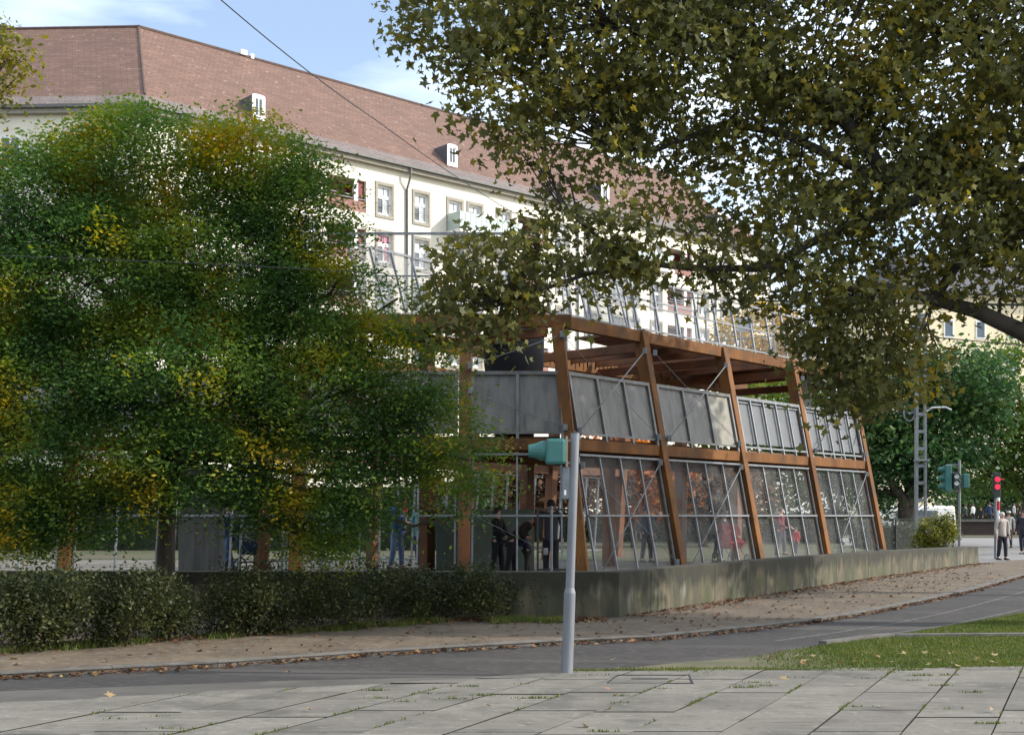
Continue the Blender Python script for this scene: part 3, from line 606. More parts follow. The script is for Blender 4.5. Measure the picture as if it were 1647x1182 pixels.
# second building far right
b2 = thing('pale_house', 'pale yellow sunlit building behind the far trees at the right edge', 'building', (52, 138, 0), R(14))
m2 = MB(); m2.box((8, 6, 13), (36, 12, 26)); m2.build('wall', plaster2, b2)
m2 = MB(); m2.hexa([(-11, -1, 26), (27, -1, 26), (27, 13, 26), (-11, 13, 26)], [(-8, 4, 31), (24, 4, 31), (24, 8, 31), (-8, 8, 31)]); m2.build('roof', slate, b2)
for i in range(9):
    for j in range(4):
        m2 = MB(); m2.box((-8+i*4, -.02, 12+j*3.4), (1.2, .1, 2)); wf = m2.build('window', whitem, b2); m2 = MB(); m2.box((-8+i*4, -.05, 12+j*3.4), (.9, .1, 1.7)); m2.build('pane', glassm, wf)

# ------------------------------------------------------------------ timber play pavilion
A0 = Vector((1.16, 24.8, 0)); u = Vector((.654, .7565, 0)); nin = Vector((-.757, .654, 0)); BAT = .2
pav = thing('timber_pavilion', 'two storey timber play pavilion with grey guard panels behind the concrete wall', 'pavilion', A0)
def sh(z): return BAT*(z-2.9)
def RF(t, z, off=0.0):        # right face
    return u*t+nin*(sh(z)+off)+Vector((0, 0, z))
def RK(z, off=0.0): s = sh(z)+off; return Vector((-.457*s, s, z))
def FF(t, z, off=0.0):        # front face, t metres to the left of the corner
    s = sh(z)+off; return Vector((-t, s, z))
ZB, ZT = 2.9, 5.68
T = [0, 3.2, 6.6, 10.05, 13.4]
def post(p0, p1, w, d, side, m_=wood):
    mb = MB(); mb.bar(p0, p1, w, d, side); return mb.build('post', m_, pav, bevel=.012)
post(RK(.2), RK(ZT-.26), .24, .26, Vector((1, -.2, 0)))
for t in T[1:]:
    post(RF(t, .2), RF(t, ZT-(.03 if t < 13 else -.02), 0), .21, .28, u)
FT = [2.1, 5.4, 7.95, 9.9, 13.2]
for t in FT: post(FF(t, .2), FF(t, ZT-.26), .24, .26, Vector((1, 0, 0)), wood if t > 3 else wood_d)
def beam(p0, p1, w, h, m_=wood):
    mb = MB(); mb.bar(p0, p1, w, h); return mb.build('beam', m_, pav, bevel=.01)
# beams sit between the posts
for i in range(4):
    for z0, z1 in ((ZB, 3.13), (ZT-.25, ZT)):
        zc = (z0+z1)/2
        a = RF(T[i]+.11, zc) if i else RK(zc)+u*(.14 if z0 < 4 else 0)
        beam(a, RF(T[i+1]-(.11), zc), .16, z1-z0)
fl = [0]+FT
for i in range(len(fl)-1):
    zc = (ZB+3.13)/2; beam(FF(fl[i]+.125, zc), FF(fl[i+1]-.125, zc), .16, .23)
beam(FF(-.05, ZT-.125), FF(13.4, ZT-.125), .18, .25)
# end face at the far right and the inner row of posts
TI = [.5, 4.0, 7.4, 10.9, 14.0]
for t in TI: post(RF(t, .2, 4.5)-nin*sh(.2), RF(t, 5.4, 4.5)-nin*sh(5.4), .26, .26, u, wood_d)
for z0, z1, m_ in ((5.30, 5.66, wood), (2.85, 3.1, wood_d)):
    a = u*(-1)+nin*4.5; b = u*14.2+nin*4.5; zc = (z0+z1)/2; mb = MB(); mb.bar(a+Vector((0, 0, zc))-nin*.22, b+Vector((0, 0, zc))-nin*.22, .14, z1-z0); mb.build('beam', wood, pav, bevel=.01)
for i, t in enumerate(T):
    for z0, z1 in ((5.22, 5.42),):
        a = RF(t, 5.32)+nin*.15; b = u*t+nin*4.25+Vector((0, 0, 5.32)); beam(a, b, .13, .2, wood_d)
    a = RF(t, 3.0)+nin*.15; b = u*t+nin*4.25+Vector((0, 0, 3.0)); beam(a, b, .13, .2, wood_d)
# far row with its mesh wall
TO = [-1, 2.6, 6.2, 9.8, 13.4]
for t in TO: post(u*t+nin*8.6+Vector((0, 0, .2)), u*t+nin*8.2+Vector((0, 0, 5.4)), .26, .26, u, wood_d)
for z in (3.0, 5.5): 
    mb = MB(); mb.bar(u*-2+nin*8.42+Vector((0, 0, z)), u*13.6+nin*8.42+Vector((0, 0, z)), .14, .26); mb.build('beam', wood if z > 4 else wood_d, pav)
mb = MB()
for i in range(24):
    t = -1.5+i*.63; mb.bar(u*t+nin*8.75+Vector((0, 0, .25)), u*t+nin*8.55+Vector((0, 0, 2.82)), .045, .045)
for z in (.5, 1.6, 2.8): mb.bar(u*-1.6+nin*(8.76-.08*z)+Vector((0, 0, z)), u*13.3+nin*(8.76-.08*z)+Vector((0, 0, z)), .04, .04)
mb.build('rear_framing', steel_d, pav)
# inner ceiling joists with steel hangers
mb = MB(); hg = MB()
for i in range(40):
    t = .2+i*.34
    if 3.4 < t < 13.3 and i % 3 == 0: mb.bar(u*t+nin*.55+Vector((0, 0, 5.52)), u*t+nin*4.1+Vector((0, 0, 5.52)), .07, .16)
    if 0 < t < 13.3:
        hg = MB()
        for dz in (-.09, .09): hg.bar(u*t+nin*4.13+Vector((0, 0, 5.40)), u*t+nin*4.13+Vector((0, 0, 5.66)), .03, .03)
        hg.bar(u*(t-.08)+nin*4.13+Vector((0, 0, 5.66)), u*(t+.1)+nin*4.13+Vector((0, 0, 5.66)), .03, .03)
        hg.build('joist_hanger', steel, pav)
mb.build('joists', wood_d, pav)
def deck(pts, z, th, name='deck', m_=deckm):
    mb = MB(); mb.hexa([(p.x, p.y, z) for p in pts], [(p.x, p.y, z+th) for p in pts]); return mb.build(name, m_, pav)
deck([u*10.2+nin*.5, u*13.3+nin*.5, u*13.3+nin*4.0, u*8.4+nin*4.0], 5.69, .05)
deck([u*3.3+nin*.5, u*6.4+nin*1.6, u*6.4+nin*2.8, u*3.3+nin*2.4], 5.69, .05)
deck([Vector((-13.4, .75, 0)), Vector((-1.3, .75, 0)), Vector((-1.9, 3.2, 0)), Vector((-13.4, 3.2, 0))], 5.69, .05)
deck([u*8.5+nin*4.6, u*13.3+nin*4.6, u*13.3+nin*8.1, u*8.5+nin*8.1], 5.70, .05)
deck([u*.4+nin*.22, u*13.3+nin*.22, u*13.3+nin*4.2, u*.4+nin*4.2], 3.14, .05)
deck([Vector((-13.4, .2, 0)), Vector((-.2, .2, 0)), Vector((-2.9, 4.2, 0)), Vector((-13.4, 4.2, 0))], 3.137, .05)
# guard panels of the upper storey
GZ0, GZ1 = 3.26, 4.47
def quad_panel(f, t0, t1, z0, z1, off, th, m_, par=None, name='guard_panel'):
    mb = MB(); a = [f(t0, z0, off), f(t1, z0, off), f(t1, z0, off+th), f(t0, z0, off+th)]; b = [f(t0, z1, off), f(t1, z1, off), f(t1, z1, off+th), f(t0, z1, off+th)]
    mb.hexa(a, b); return mb.build(name, m_, par or pav)
def guard(f, t0, t1, n, sheetm, framem, thin=False, last=None):
    w_ = (t1-t0)/n; fr = MB(); k = .025 if thin else .035
    zr = GZ1 if not thin else GZ1-.02
    if not thin:
        for i in range(n):
            p = quad_panel(f, t0+i*w_+.02, t0+(i+1)*w_-.02, GZ0, GZ1, -.06, .03, last if (last and i == n-1) else sheetm)
    else: quad_panel(f, t0+.03, t1-.03, GZ0+.08, GZ1-.05, -.03, .02, sheetm)
    fr.bar(f(t0, zr, -.09), f(t1, zr, -.09), .05, .07); fr.bar(f(t0, GZ0-.01, -.09), f(t1, GZ0-.01, -.09), .045, .045)
    if thin: fr.bar(f(t0, GZ1-.12, -.06), f(t1, GZ1-.12, -.06), .03, .03)
    for i in range(n+1):
        tt = min(max(t0+i*w_, t0+k), t1-k)
        fr.bar(f(tt, GZ0-.14, -.09-.0), f(tt, GZ1-.04, -.09), k*1.7, .05)
    fr.build('guard_frame', framem, pav)
thinm = mesh_mat('tight steel mesh', (.13, .14, .15), .78)
overlay(cladm, (.07, .07, .065), 3.0, .52, .68, (2.5, 2.5, .2), .6, seed=7)
opn = mat('guard frame grey', (.17, .172, .168), .5, (.11, .11, .11), 5)
guard(lambda t, z, o: RF(t, z, o), T[0]+.2, T[1]-.14, 3, cladm, opn); guard(lambda t, z, o: RF(t, z, o), T[1]+.14, T[2]-.14, 3, cladm, opn, last=cladb)
guard(lambda t, z, o: RF(t, z, o), T[2]+.14, T[3]-.14, 5, thinm, steel, True); guard(lambda t, z, o: RF(t, z, o), T[3]+.14, T[4]-.14, 5, thinm, steel, True)
for a, b, n in ((.12, 1.98, 2), (2.24, 5.26, 3), (5.54, 7.8, 2), (8.1, 9.76, 2), (10.04, 13.1, 3)): guard(lambda t, z, o: FF(t, z, o), a, b, n, cladm, opn)
# ground storey mesh
lowm = mesh_mat('fine steel netting', (.13, .135, .135), .14)
def bay(f, t0, t1, n, par=None, nets=True):
    if nets: quad_panel(f, t0, t1, .3, 2.8, .02, .012, lowm, name='netting')
    fr = MB()
    for i in range(n+1):
        tt = t0+(t1-t0)*i/n; fr.bar(f(tt, .22, -.02), f(tt, 2.8, -.02), .036, .04)
    for z in (.28, 1.6, 2.82): fr.bar(f(t0, z, -.06), f(t1, z, -.06), .035, .04)
    fr.build('mesh_frame', steel, pav)
for i in range(4): bay(lambda t, z, o: RF(t, z, o), T[i]+.2, T[i+1]-.16, 4)
for a, b in zip(fl, fl[1:]): bay(lambda t, z, o: FF(t, z, o), a+.18, b-.16, 4 if b-a > 3 else 2, nets=False)
# tie rods
def rod(p0, p1, r=.012):
    mb = MB(); mb.tube([p0, p1], r, 6); ro = mb.build('tie_rod', rodm, pav, smooth=True)
    d = (Vector(p1)-Vector(p0)).normalized(); 
    for p in (p0, p1): e = MB(); e.box(p, (.09, .09, .13)); e.build('rod_bracket', steel, ro, bevel=.01)
for i in (0, 1, 3):
    rod(RF(T[i+1]-.2, 5.2, -.18), RF(T[i]+.2, 3.3, -.18)); rod(RF(T[i+1]-.2, 2.75, -.1), RF(T[i]+.25, .45, -.1))
    rod(RF(T[i]+.2, 5.2, -.17), RF(T[i+1]-.2, 3.3, -.17), .005)
rod(RF(.2, 2.6, -.1), RF(T[1]-.2, .6, -.1), .005); rod(RF(T[3]+.2, 2.6, -.1), RF(T[4]-.2, .6, -.1), .005)
rod(FF(.15, 5.25, -.2), FF(2.0, 4.6, -.2), .009); rod(FF(.1, 3.35, -.12), FF(2.0, 4.1, -.12), .006); rod(FF(.5, .9, -.1), FF(2.5, 1.9, -.1), .005)
# black funnel hung under the roof
mb = MB(); mb.lathe((-1.12, 1.9, 3.3), [(.42, 0), (.56, .9), (.64, 1.5), (.66, 2.3)], 16); mb.build('climbing_funnel', blackm, pav, smooth=True)
# scrawled marks on the front guard sheet

def scrawl(px):
    mb = MB(); q = []
    for x, y in px:
        z = EYE+(HY-y)/80.2; t = (917-x)/80.2; q.append(FF(t, z, -.062))
    mb.tube(q, .008, 5); mb.build('scrawled_mark', capm, pav)
scrawl([(738, 652), (741, 640), (750, 634), (757, 637)]); scrawl([(742, 640), (738, 655), (743, 664), (750, 663), (754, 655), (749, 652), (746, 658), (749, 668), (752, 676)]); scrawl([(724, 664), (722, 656)]); scrawl([(705, 675), (722, 677), (742, 673)])
# roof cage
cg = MB(); net = mesh_mat('cage netting', (.2, .22, .24), .13); netd = mesh_mat('dark cage netting', (.10, .115, .13), .5)
def cage_wall(p0, p1, z0, z1, inn, n, m_, name='cage_panel', r=.03, top=True):
    mb = MB(); a0, a1 = Vector(p0), Vector(p1)
    for i in range(n+1):
        q = a0.lerp(a1, i/n); mb.bar(Z(q, z0), Z(q+inn*(z1-z0), z1), .045, .045)
    mb.bar(Z(a0+inn*(z1-z0), z1), Z(a1+inn*(z1-z0), z1), .045, .05); mb.bar(Z(a0, z0+.06), Z(a1, z0+.06), .04, .04)
    if top: mb.bar(Z(a0+inn*(z1-z0)*.5, (z0+z1)/2), Z(a1+inn*(z1-z0)*.5, (z0+z1)/2), .03, .03)
    fo = mb.build(name, steel, pav)
    s = MB(); s.face([Z(a0+Vector((0, .03, 0)), z0+.08), Z(a1+Vector((0, .03, 0)), z0+.08), Z(a1+inn*(z1-z0)+Vector((0, .03, 0)), z1-.03), Z(a0+inn*(z1-z0)+Vector((0, .03, 0)), z1-.03)]); s.build('netting', m_, fo)
cage_wall(u*.3+nin*.75, u*3.1+nin*.75, 5.72, 7.0, nin*.18, 4, net)
cage_wall(u*3.5+nin*.8, u*13.0+nin*.8, 5.75, 7.0, nin*.18, 11, net)
cage_wall(u*2.2+nin*1.2, u*4.2+nin*1.2, 5.76, 7.35, nin*.3, 4, netd)
cage_wall(u*11.9+nin*.9, u*11.6+nin*4.0, 5.76, 7.5, u*-.1, 3, net)
cage_wall(u*5.5+nin*4.4, u*11.6+nin*4.3, 5.76, 7.6, nin*.1, 6, net)
cage_wall(Vector((-6.4, 1.5, 0)), Vector((-1.2, 1.5, 0)), 5.76, 7.6, Vector((0, .1, 0)), 5, net)
cage_wall(Vector((-4.2, 1.0, 0)), Vector((-2.6, 3.0, 0)), 5.76, 7.3, Vector((-.25, .1, 0)), 4, netd)
mb = MB(); mb.box(RF(12.3, 6.35, .6), (.16, .1, 1.5), 0, Matrix.Rotation(R(-9), 3, 'Y')); mb.build('cage_post', mat('white steel', (.7, .72, .74), .4), pav)
mb = MB(); mb.box(u*8.6+nin*1.05+Vector((0, 0, 6.5)), (.42, .03, .34)); mb.build('notice_board', mat('grey board', (.55, .58, .60), .5), pav)
mb = MB(); mb.bar(u*12.8+nin*1.5+Vector((0, 0, 3.2)), u*12.8+nin*1.5+Vector((0, 0, 5.6)), .22, .22); mb.build('service_mast', mat('pale mast', (.45, .48, .50), .5), pav)
# opaque windbreak inside
mb = MB(); mb.bar(u*.2+nin*3.9+Vector((0, 0, 1.0)), u*3.5+nin*3.9+Vector((0, 0, 1.0)), .05, 1.5); mb.build('windbreak', mat('dark green board', (.045, .075, .065), .7), pav)
mb = MB(); mb.box((-8.1, 3, 1.5), (1.0, .15, 2.5)); mb.build('climbing_wall_panel', cladm, pav)

# ------------------------------------------------------------------ hedge shrubs, bush, background trees
hm = leaf_mat('hedge leaves', [(0, (.018, .028, .010)), (.5, (.036, .046, .014)), (.8, (.075, .08, .02)), (1, (.14, .11, .028))], 1.6, .3)
def shrub(label, px, py, wd, ht, n, name='hedge_shrub', group='hedge shrubs in front of the concrete wall', m_=hm, size=.052, d=None, per=56):
    b = G(px, py) if d is None else Vector(((px-CX)/F*d, d, 0)); bl = []
    for k in range(5):
        bl.append(((b.x+random.uniform(-.5, .5)*wd, b.y+random.uniform(-.2, .3), random.uniform(.35, .72)*ht), (wd*.33, .4, ht*.34), 1))
    t = thing(name, label, 'shrub', b, 0, group); mb = MB(); S = np.concatenate(sprays(bl, n))-np.array(b); S[:, 2] = np.clip(S[:, 2], .12, None)
    for q in S[::5]: branch_tube(mb, Vector((random.uniform(-.2, .2)*wd, random.uniform(-.1, .1), 0)), q, .012, .004, 4, 3, .1)
    mb.build('stems', bark, t)
    cen = np.repeat(S, per, axis=0); cen = cen+rng.normal(size=cen.shape)*.085; cen[:, 2] = np.clip(cen[:, 2], .02, None)
    leaf_obj('foliage', cen, OVAL, size*rng.uniform(.6, 1.2, len(cen)), m_, t, .4); return t
hl = ['leafy hedge shrub at the far left edge of the picture', 'taller yellow-green hedge shrub second from the left edge', 'rounded hedge shrub just left of the locust trunk', 'thin brownish hedge shrub right at the locust trunk foot', 'dark hedge shrub just right of the locust trunk',
      'broad hedge shrub below the stroller', 'hedge shrub below the man holding a child', 'lighter green hedge shrub below the leaning brown posts', 'last low hedge shrub before the bare concrete wall']
for i, (px, py, wd, ht) in enumerate(((-20, 1052, 1.3, 1.1), (90, 1048, 1.2, 1.12), (190, 1042, 1.1, .9), (285, 1035, .8, .72), (370, 1028, 1.2, .88), (480, 1020, 1.3, .98), (600, 1008, 1.4, .86), (720, 1001, 1.4, .98), (825, 996, 1.1, .72))):
    shrub(hl[i], px, py, wd, ht, 110 if i != 3 else 60)
ybm = leaf_mat('yellow bush leaves', [(0, (.05, .07, .012)), (.5, (.13, .14, .02)), (1, (.26, .22, .03))], 2, .35)
tb = thing('yellow_bush', 'round yellow-green bush behind the right end of the concrete wall', 'bush', G(1508, 905))
S = np.concatenate(sprays([(tuple(P(1508, 858, 42)), (.72, .6, .55), 1), (tuple(P(1490, 868, 42)), (.5, .5, .4), 1), (tuple(P(1525, 845, 42)), (.4, .4, .4), 1)], 170))-np.array(tb.location)
tb_st = MB()
for q in S[::4]: branch_tube(tb_st, (0, 0, 0), q, .02, .006, 4, 3)
tb_st.build('stems', bark, tb); cen = np.repeat(S, 22, axis=0); cen += rng.normal(size=cen.shape)*.1
leaf_obj('foliage', cen, OVAL, .1*rng.uniform(.6, 1.2, len(cen)), ybm, tb, .4)
gm1 = leaf_mat('dark green leaves', [(0, (.018, .05, .018)), (.5, (.04, .095, .03)), (.8, (.08, .14, .03)), (1, (.16, .19, .03))], .35, .3)
gm2 = leaf_mat('light green leaves', [(0, (.04, .08, .02)), (.5, (.09, .15, .025)), (1, (.19, .22, .03))], .3, .35)
om = leaf_mat('orange leaves', [(0, (.16, .05, .02)), (.5, (.38, .12, .03)), (1, (.60, .25, .04))], .5, .35)
ym = leaf_mat('golden leaves', [(0, (.20, .14, .02)), (.5, (.42, .27, .03)), (1, (.6, .4, .05))], .5, .35)
rm = leaf_mat('rust leaves', [(0, (.05, .04, .025)), (.5, (.12, .065, .035)), (1, (.22, .11, .05))], .5, .35)
def bgtree(label, px, d, blobs, m_, r=.3, n=420, per=24, size=.26, name='background_tree', spray=.9):
    base = Vector(((px-CX)/F*d, d, .0)); bl = [B(x, y, d+dd, rx, ry, rx*.8, 1) for x, y, rx, ry, dd in blobs]
    return tree(name, label, 'tree', base, r, bl, n, per, spray, size, OVAL, m_, bark, group='trees beyond the pavilion', trunk_top=min(b[0][2]-b[1][2]*.3 for b in bl), twig=.04, sub=False)
bgtree('dark thick-trunked tree right of the pavilion, left of the tram mast', 1462, 60, ((1450, 640, 2.6, 2.2, 0), (1420, 720, 2.0, 1.6, -1), (1470, 730, 2.2, 1.4, 0), (1530, 690, 2.6, 2.0, 1), (1500, 770, 1.8, .9, 0), (1405, 790, .8, .8, 0), (1540, 610, 2.6, 1.8, 0)), gm1, .62, 700, 34)
bgtree('lighter green tree behind the red pedestrian signal at the right edge', 1660, 64, ((1640, 620, 3.0, 2.6, 0), (1600, 700, 2.6, 1.8, 0), (1660, 740, 2.6, 1.6, 0), (1590, 765, 2.0, .9, 0), (1560, 640, 1.8, 1.6, 1), (1750, 680, 3, 3, 0)), gm2, .4, 700, 30)
bgtree('orange autumn tree seen through the ground floor mesh beside the corner post', 1020, 52, ((1040, 770, 1.6, 1.5, 0), (1000, 740, 1.6, 1.2, 0)), om, .14, 260)
bgtree('rust coloured tree seen left of the teal signal head through the pavilion', 880, 50, ((860, 775, 1.5, 1.2, 0), (930, 765, 1.4, 1.4, 0), (820, 760, 1.0, 1.0, 0)), rm, .14, 260)
bgtree('green tree seen under the pavilion roof between the middle posts', 1180, 62, ((1120, 640, 2.6, 1.6, 0), (1230, 650, 2.8, 1.6, 0), (1180, 720, 3, 1.6, 0), (1290, 680, 2.4, 2.0, 0), (1260, 770, 2.6, 1.6, 0)), gm2, .3, 520)
bgtree('brownish tree seen through the mesh of the second bay', 1130, 54, ((1120, 775, 2.0, 1.2, 0), (1080, 790, 1.4, .9, 0), (1180, 790, 1.6, 1.0, 0)), rm, .2, 300)
bgtree('dark low-branched tree over the people on the far terrace', 1600, 112, ((1560, 810, 3, 1.6, 0), (1620, 805, 4, 1.8, 0), (1680, 800, 4, 2.4, 0), (1590, 790, 3, 1.6, 0)), gm1, .4, 520, 30, .35)
bgtree('tall street tree standing well outside the right edge, throwing shade on the pavilion corner', 2260, 24.5, ((2260, -20, 4.2, 3.2, 0), (2150, 120, 3, 2, .5), (2420, 60, 3, 2.4, 0)), gm1, .3, 420, 40, .3)
bgtree('golden tree rising behind the roof cage', 1240, 68, ((1225, 540, 2.4, 2.0, 0), (1270, 580, 1.8, 1.8, 0), (1200, 600, 2.0, 1.4, 0)), ym, .22, 300)
bgtree('bright green tree far behind the last pavilion post', 1345, 66, ((1340, 640, 2.6, 2.2, 0), (1370, 720, 2.6, 2.0, 0), (1310, 740, 2.4, 2.0, 0), (1360, 800, 2.6, 1.4, 0)), gm1, .35, 420)
bgtree('green tree seen low between the leaning front posts', 760, 58, ((740, 800, 2.0, .9, 0), (690, 805, 1.8, .8, 0), (800, 790, 1.6, 1.2, 0)), gm1, .2, 260)
bgtree('dark green tree behind the locust at far left', 130, 56, ((60, 790, 3, 1.2, 0), (170, 800, 2.6, 1.0, 0), (330, 805, 2.4, .9, 0)), gm1, .25, 260)
# clipped dark hedges at the back of the lawn
dhm = leaf_mat('dark hedge', [(0, (.02, .035, .014)), (.5, (.04, .065, .02)), (1, (.08, .09, .03))], .6, .2)
for lab, x0, x1, yd, ht in (('long dark green hedge at the back of the lawn left of the pavilion corner', -30, -1, 48, 3.3), ('long dark green hedge at the back of the lawn behind the pavilion mesh', 0, 17, 64, 2.1), ('dark hedge behind the wire fence left of the yellow bush', 14.2, 18, 52, 1.35), ('long dark hedge behind the people on the far terrace', 30, 60, 108, 2.9)):
    t = thing('hedge', lab, 'hedge', (x0, yd, 0)); n = int((x1-x0)*170); c_ = np.stack([rng.uniform(0, x1-x0, n), rng.uniform(-.5, .5, n), rng.uniform(.05, ht, n)+.2*np.sin(np.linspace(0, 20, n))], 1)
    leaf_obj('foliage', c_, OVAL, .24*rng.uniform(.6, 1.2, n), dhm, t, .3)
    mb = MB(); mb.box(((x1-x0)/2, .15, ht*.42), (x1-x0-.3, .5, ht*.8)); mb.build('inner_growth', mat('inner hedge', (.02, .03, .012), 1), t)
# ------------------------------------------------------------------ street furniture
pb_ = G(912, 1086); topX = (925-912)/F*12.45
sg = thing('traffic_signal', 'galvanised post in the foreground carrying a teal signal head turned to the left', 'traffic signal', pb_)
def pz(py): return EYE+(HY-py)/F*pb_.y
LN = lambda z: Vector((topX*z/2.45, 0, z))
mb = MB(); zt = pz(697); zs = pz(950)
mb.tube([LN(0), LN(zs-.02)], .058, 20); mb.tube([LN(zs-.02), LN(zs+.03)], [.058, .045], 20); mb.tube([LN(zs+.03), LN(zt)], .0445, 20); mb.build('pole', polem, sg, smooth=False)
mb = MB(); mb.tube([LN(zt), LN(zt+.012)], [.047, .04], 20); mb.build('cap', capm, sg)
hz0, hz1 = pz(747), pz(706)
mb = MB(); mb.tube([LN(0), LN(.03)], [.08, .062], 20); mb.build('foot_ring', kerbm, sg)
mb = MB(); cxh = (897-912)/F*12.45
hc = LN((hz0+hz1)/2)+Vector((-.19, 0, 0))
mb.box(hc, (.20, .24, hz1-hz0)); hd = mb.build('signal_head', teal, sg, bevel=.03)
mb = MB(); Mv = Matrix.Rotation(R(-90), 3, 'Y') @ Matrix.Identity(3)
mb.lathe(hc+Vector((-.10, 0, .01)), [(.100, 0), (.10, .04), (.075, .10), (.062, .17)], 18, Mv); mb.build('visor', teal, hd)
mb = MB()
for z in (hz0+.015, hz1-.015): mb.box(LN(z)+Vector((-.10, 0, 0)), (.18, .035, .025))
mb.build('bracket', steel, sg)
mb = MB(); mb.box(LN((hz0+hz1)/2)+Vector((-.078, 0, 0)), (.02, .12, hz1-hz0+.05)); mb.build('back_rail', mat('tan rail', (.38, .30, .20), .6), sg)
mb = MB(); mb.box(LN((pz(803)+pz(750))/2)+Vector((-.075, .03, 0)), (.08, .12, pz(750)-pz(803))); bx = mb.build('push_button_box', steel_d, sg, bevel=.012)
mb = MB(); mb.box(LN(pz(792))+Vector((-.08, -.035, 0)), (.02, .012, .05)); mb.build('button', whitem, bx)
# thin post in front of the wall, frame on the wall
tp = thing('steel_post', 'thin grey steel post standing against the dark wall just left of the signal post', 'post', G(887, 993))
mb = MB(); mb.tube([(0, 0, 0), (0, 0, 1.75)], .02, 8); mb.build('post', steel_d, tp)
ff = thing('metal_gate', 'narrow dark steel gate frame on the wall behind the signal post', 'gate', Vector((.42, 20.3, .7)))
mb = MB()
for x in (0, .55): mb.bar((x, 0, -.3), (x, 0, 1.02), .035, .035)
for z in (.02, 1.0): mb.bar((0, 0, z), (.55, 0, z), .03, .03)
mb.build('frame', capm, ff)
# tram mast
d = 45; mp_ = Vector(((1481-CX)/F*d, d, 0))
ms = thing('tram_mast', 'tall pale lattice tram mast of two battened channels behind the yellow bush', 'mast', mp_)
for s in (-1, 1):
    mb = MB(); mb.bar((s*.17, 0, 0), (s*.17*.85, 0, 8.6), .10 if s < 0 else .07, .16, Vector((1, 0, 0))); mb.build('channel', steel, ms)
z = .3
while z < 8.5:
    mb = MB(); mb.box((0, 0, z), (.25, .14, .12)); mb.build('batten', steel, ms); z += .62
mb = MB(); mb.box((0, -.1, 4.1-1.4+.9), (.5, .3, .07)); mb.lathe((-.42, 0, 5.3), [(.03, 0), (.06, .02), (.06, .05)], 10, Matrix.Rotation(R(90), 3, 'X'))
mb.tube([(-.42+.2*math.cos(a), 0, 5.3+.28*math.sin(a)) for a in [i*math.pi/8 for i in range(17)]], .03, 6); mb.tube([(-.42, 0, 5.3), (-.1, 0, 5.35)], .03, 6); mb.build('tension_wheel', steel_d, ms)
mb = MB(); mb.tube([(.1, 0, 5.3), (.4, 0, 5.5), (.9, 0, 5.52), (1.1, 0, 5.42)], .035, 6); mb.build('insulator_arm', lensm, ms)
mb = MB(); mb.box((0, 0, 8.7), (.3, .12, .4)); mb.build('mast_head', steel, ms)
# wires
def wire(label, pts, r, name='overhead_wire', sag=.0):
    q = [Vector(p) for p in pts]; q2 = []
    for a, b in zip(q, q[1:]):
        for i in range(8): v = a.lerp(b, i/8); v.z -= sag*4*(i/8)*(1-i/8); q2.append(v)
    q2.append(q[-1]); o = q2[0].copy(); mb = MB(); mb.tube([v-o for v in q2], r, 6); ob = mb.build(name, wirem, None, loc=o); tag(ob, label, 'wire'); return ob
wire('thin dark wire running diagonally down across the red roof', [P(300, -50, 22), P(355, 0, 23), P(600, 190, 30), P(830, 345, 42)], .012, sag=.08)
wire('thin wire crossing the front of the locust tree', [P(-80, 408, 15.2), P(330, 424, 15.4), P(620, 440, 16)], .005)
wire('thick dark tram wire crossing below the plane tree crown', [P(1080, 478, 50), P(1300, 486, 42), P(1760, 492, 34)], .035, 'tram_wire')
wire('thinner tram wire running to the lattice mast wheel', [P(1300, 655, 60), P(1463, 664, 45)], .018, 'tram_wire')
wire('short tram wire behind the leaves right of the mast', [P(1470, 540, 45), P(1760, 565, 40)], .02, 'tram_wire')
# signals at the crossing
d = 44; s1 = thing('crossing_signal', 'grey post with three teal signal heads right of the yellow bush', 'traffic signal', (((1543-CX)/F*d), d, 0))
def zz(py, d=44): return EYE+(HY-py)/F*d
mb = MB(); mb.tube([(0, 0, 0), (0, 0, zz(740))], .05, 12); mb.build('pole', polem, s1)
mb = MB(); mb.box((-.42, 0, (zz(748)+zz(790))/2), (.24, .3, zz(748)-zz(790))); h1 = mb.build('signal_head', teal, s1, bevel=.03)
mb = MB()
for k in range(3): mb.lathe((-.54, 0, zz(755)-.3*k), [(.11, 0), (.09, .12), (.08, .2)], 12, Matrix.Rotation(R(-90), 3, 'Y'))
mb.build('visor', teal, h1)
mb = MB(); mb.box((-.25, 0, zz(747)), (.4, .04, .04)); mb.box((-.25, 0, zz(789)), (.4, .04, .04)); mb.build('bracket', steel, s1)
mb = MB(); mb.box((-.16, -.1, (zz(760)+zz(786))/2), (.22, .16, zz(760)-zz(786))); h2 = mb.build('signal_head', darkg, s1, bevel=.02)
for zq in (zz(766), zz(777)):
    mb = MB(); mb.lathe((-.16, -.175, zq), [(.085, 0), (.085, .015)], 14, Matrix.Rotation(R(90), 3, 'X')); mb.build('lens', lensm, h2)
    mb = MB(); mb.tube([(-.16+.1*math.cos(a), -.25, zq+.03+.085*math.sin(a)) for a in [i*math.pi/6 for i in range(7)]], .03, 6); mb.build('hood', darkg, h2)
mb = MB(); mb.box((.21, 0, (zz(762)+zz(785))/2), (.22, .26, zz(762)-zz(785))); mb.build('signal_head', teal, s1, bevel=.03)
d = 46; s2 = thing('pedestrian_signal', 'grey post with a lit double red pedestrian light beside the walking man', 'traffic signal', (((1601-CX)/F*d), d, 0))
mb = MB(); mb.tube([(0, 0, 0), (0, 0, zz(762, 46))], .045, 12); mb.build('pole', polem, s2)
mb = MB(); mb.box((-.0, -.12, zz(780, 46)), (.26, .16, .92)); h = mb.build('signal_head', darkg, s2, bevel=.02)
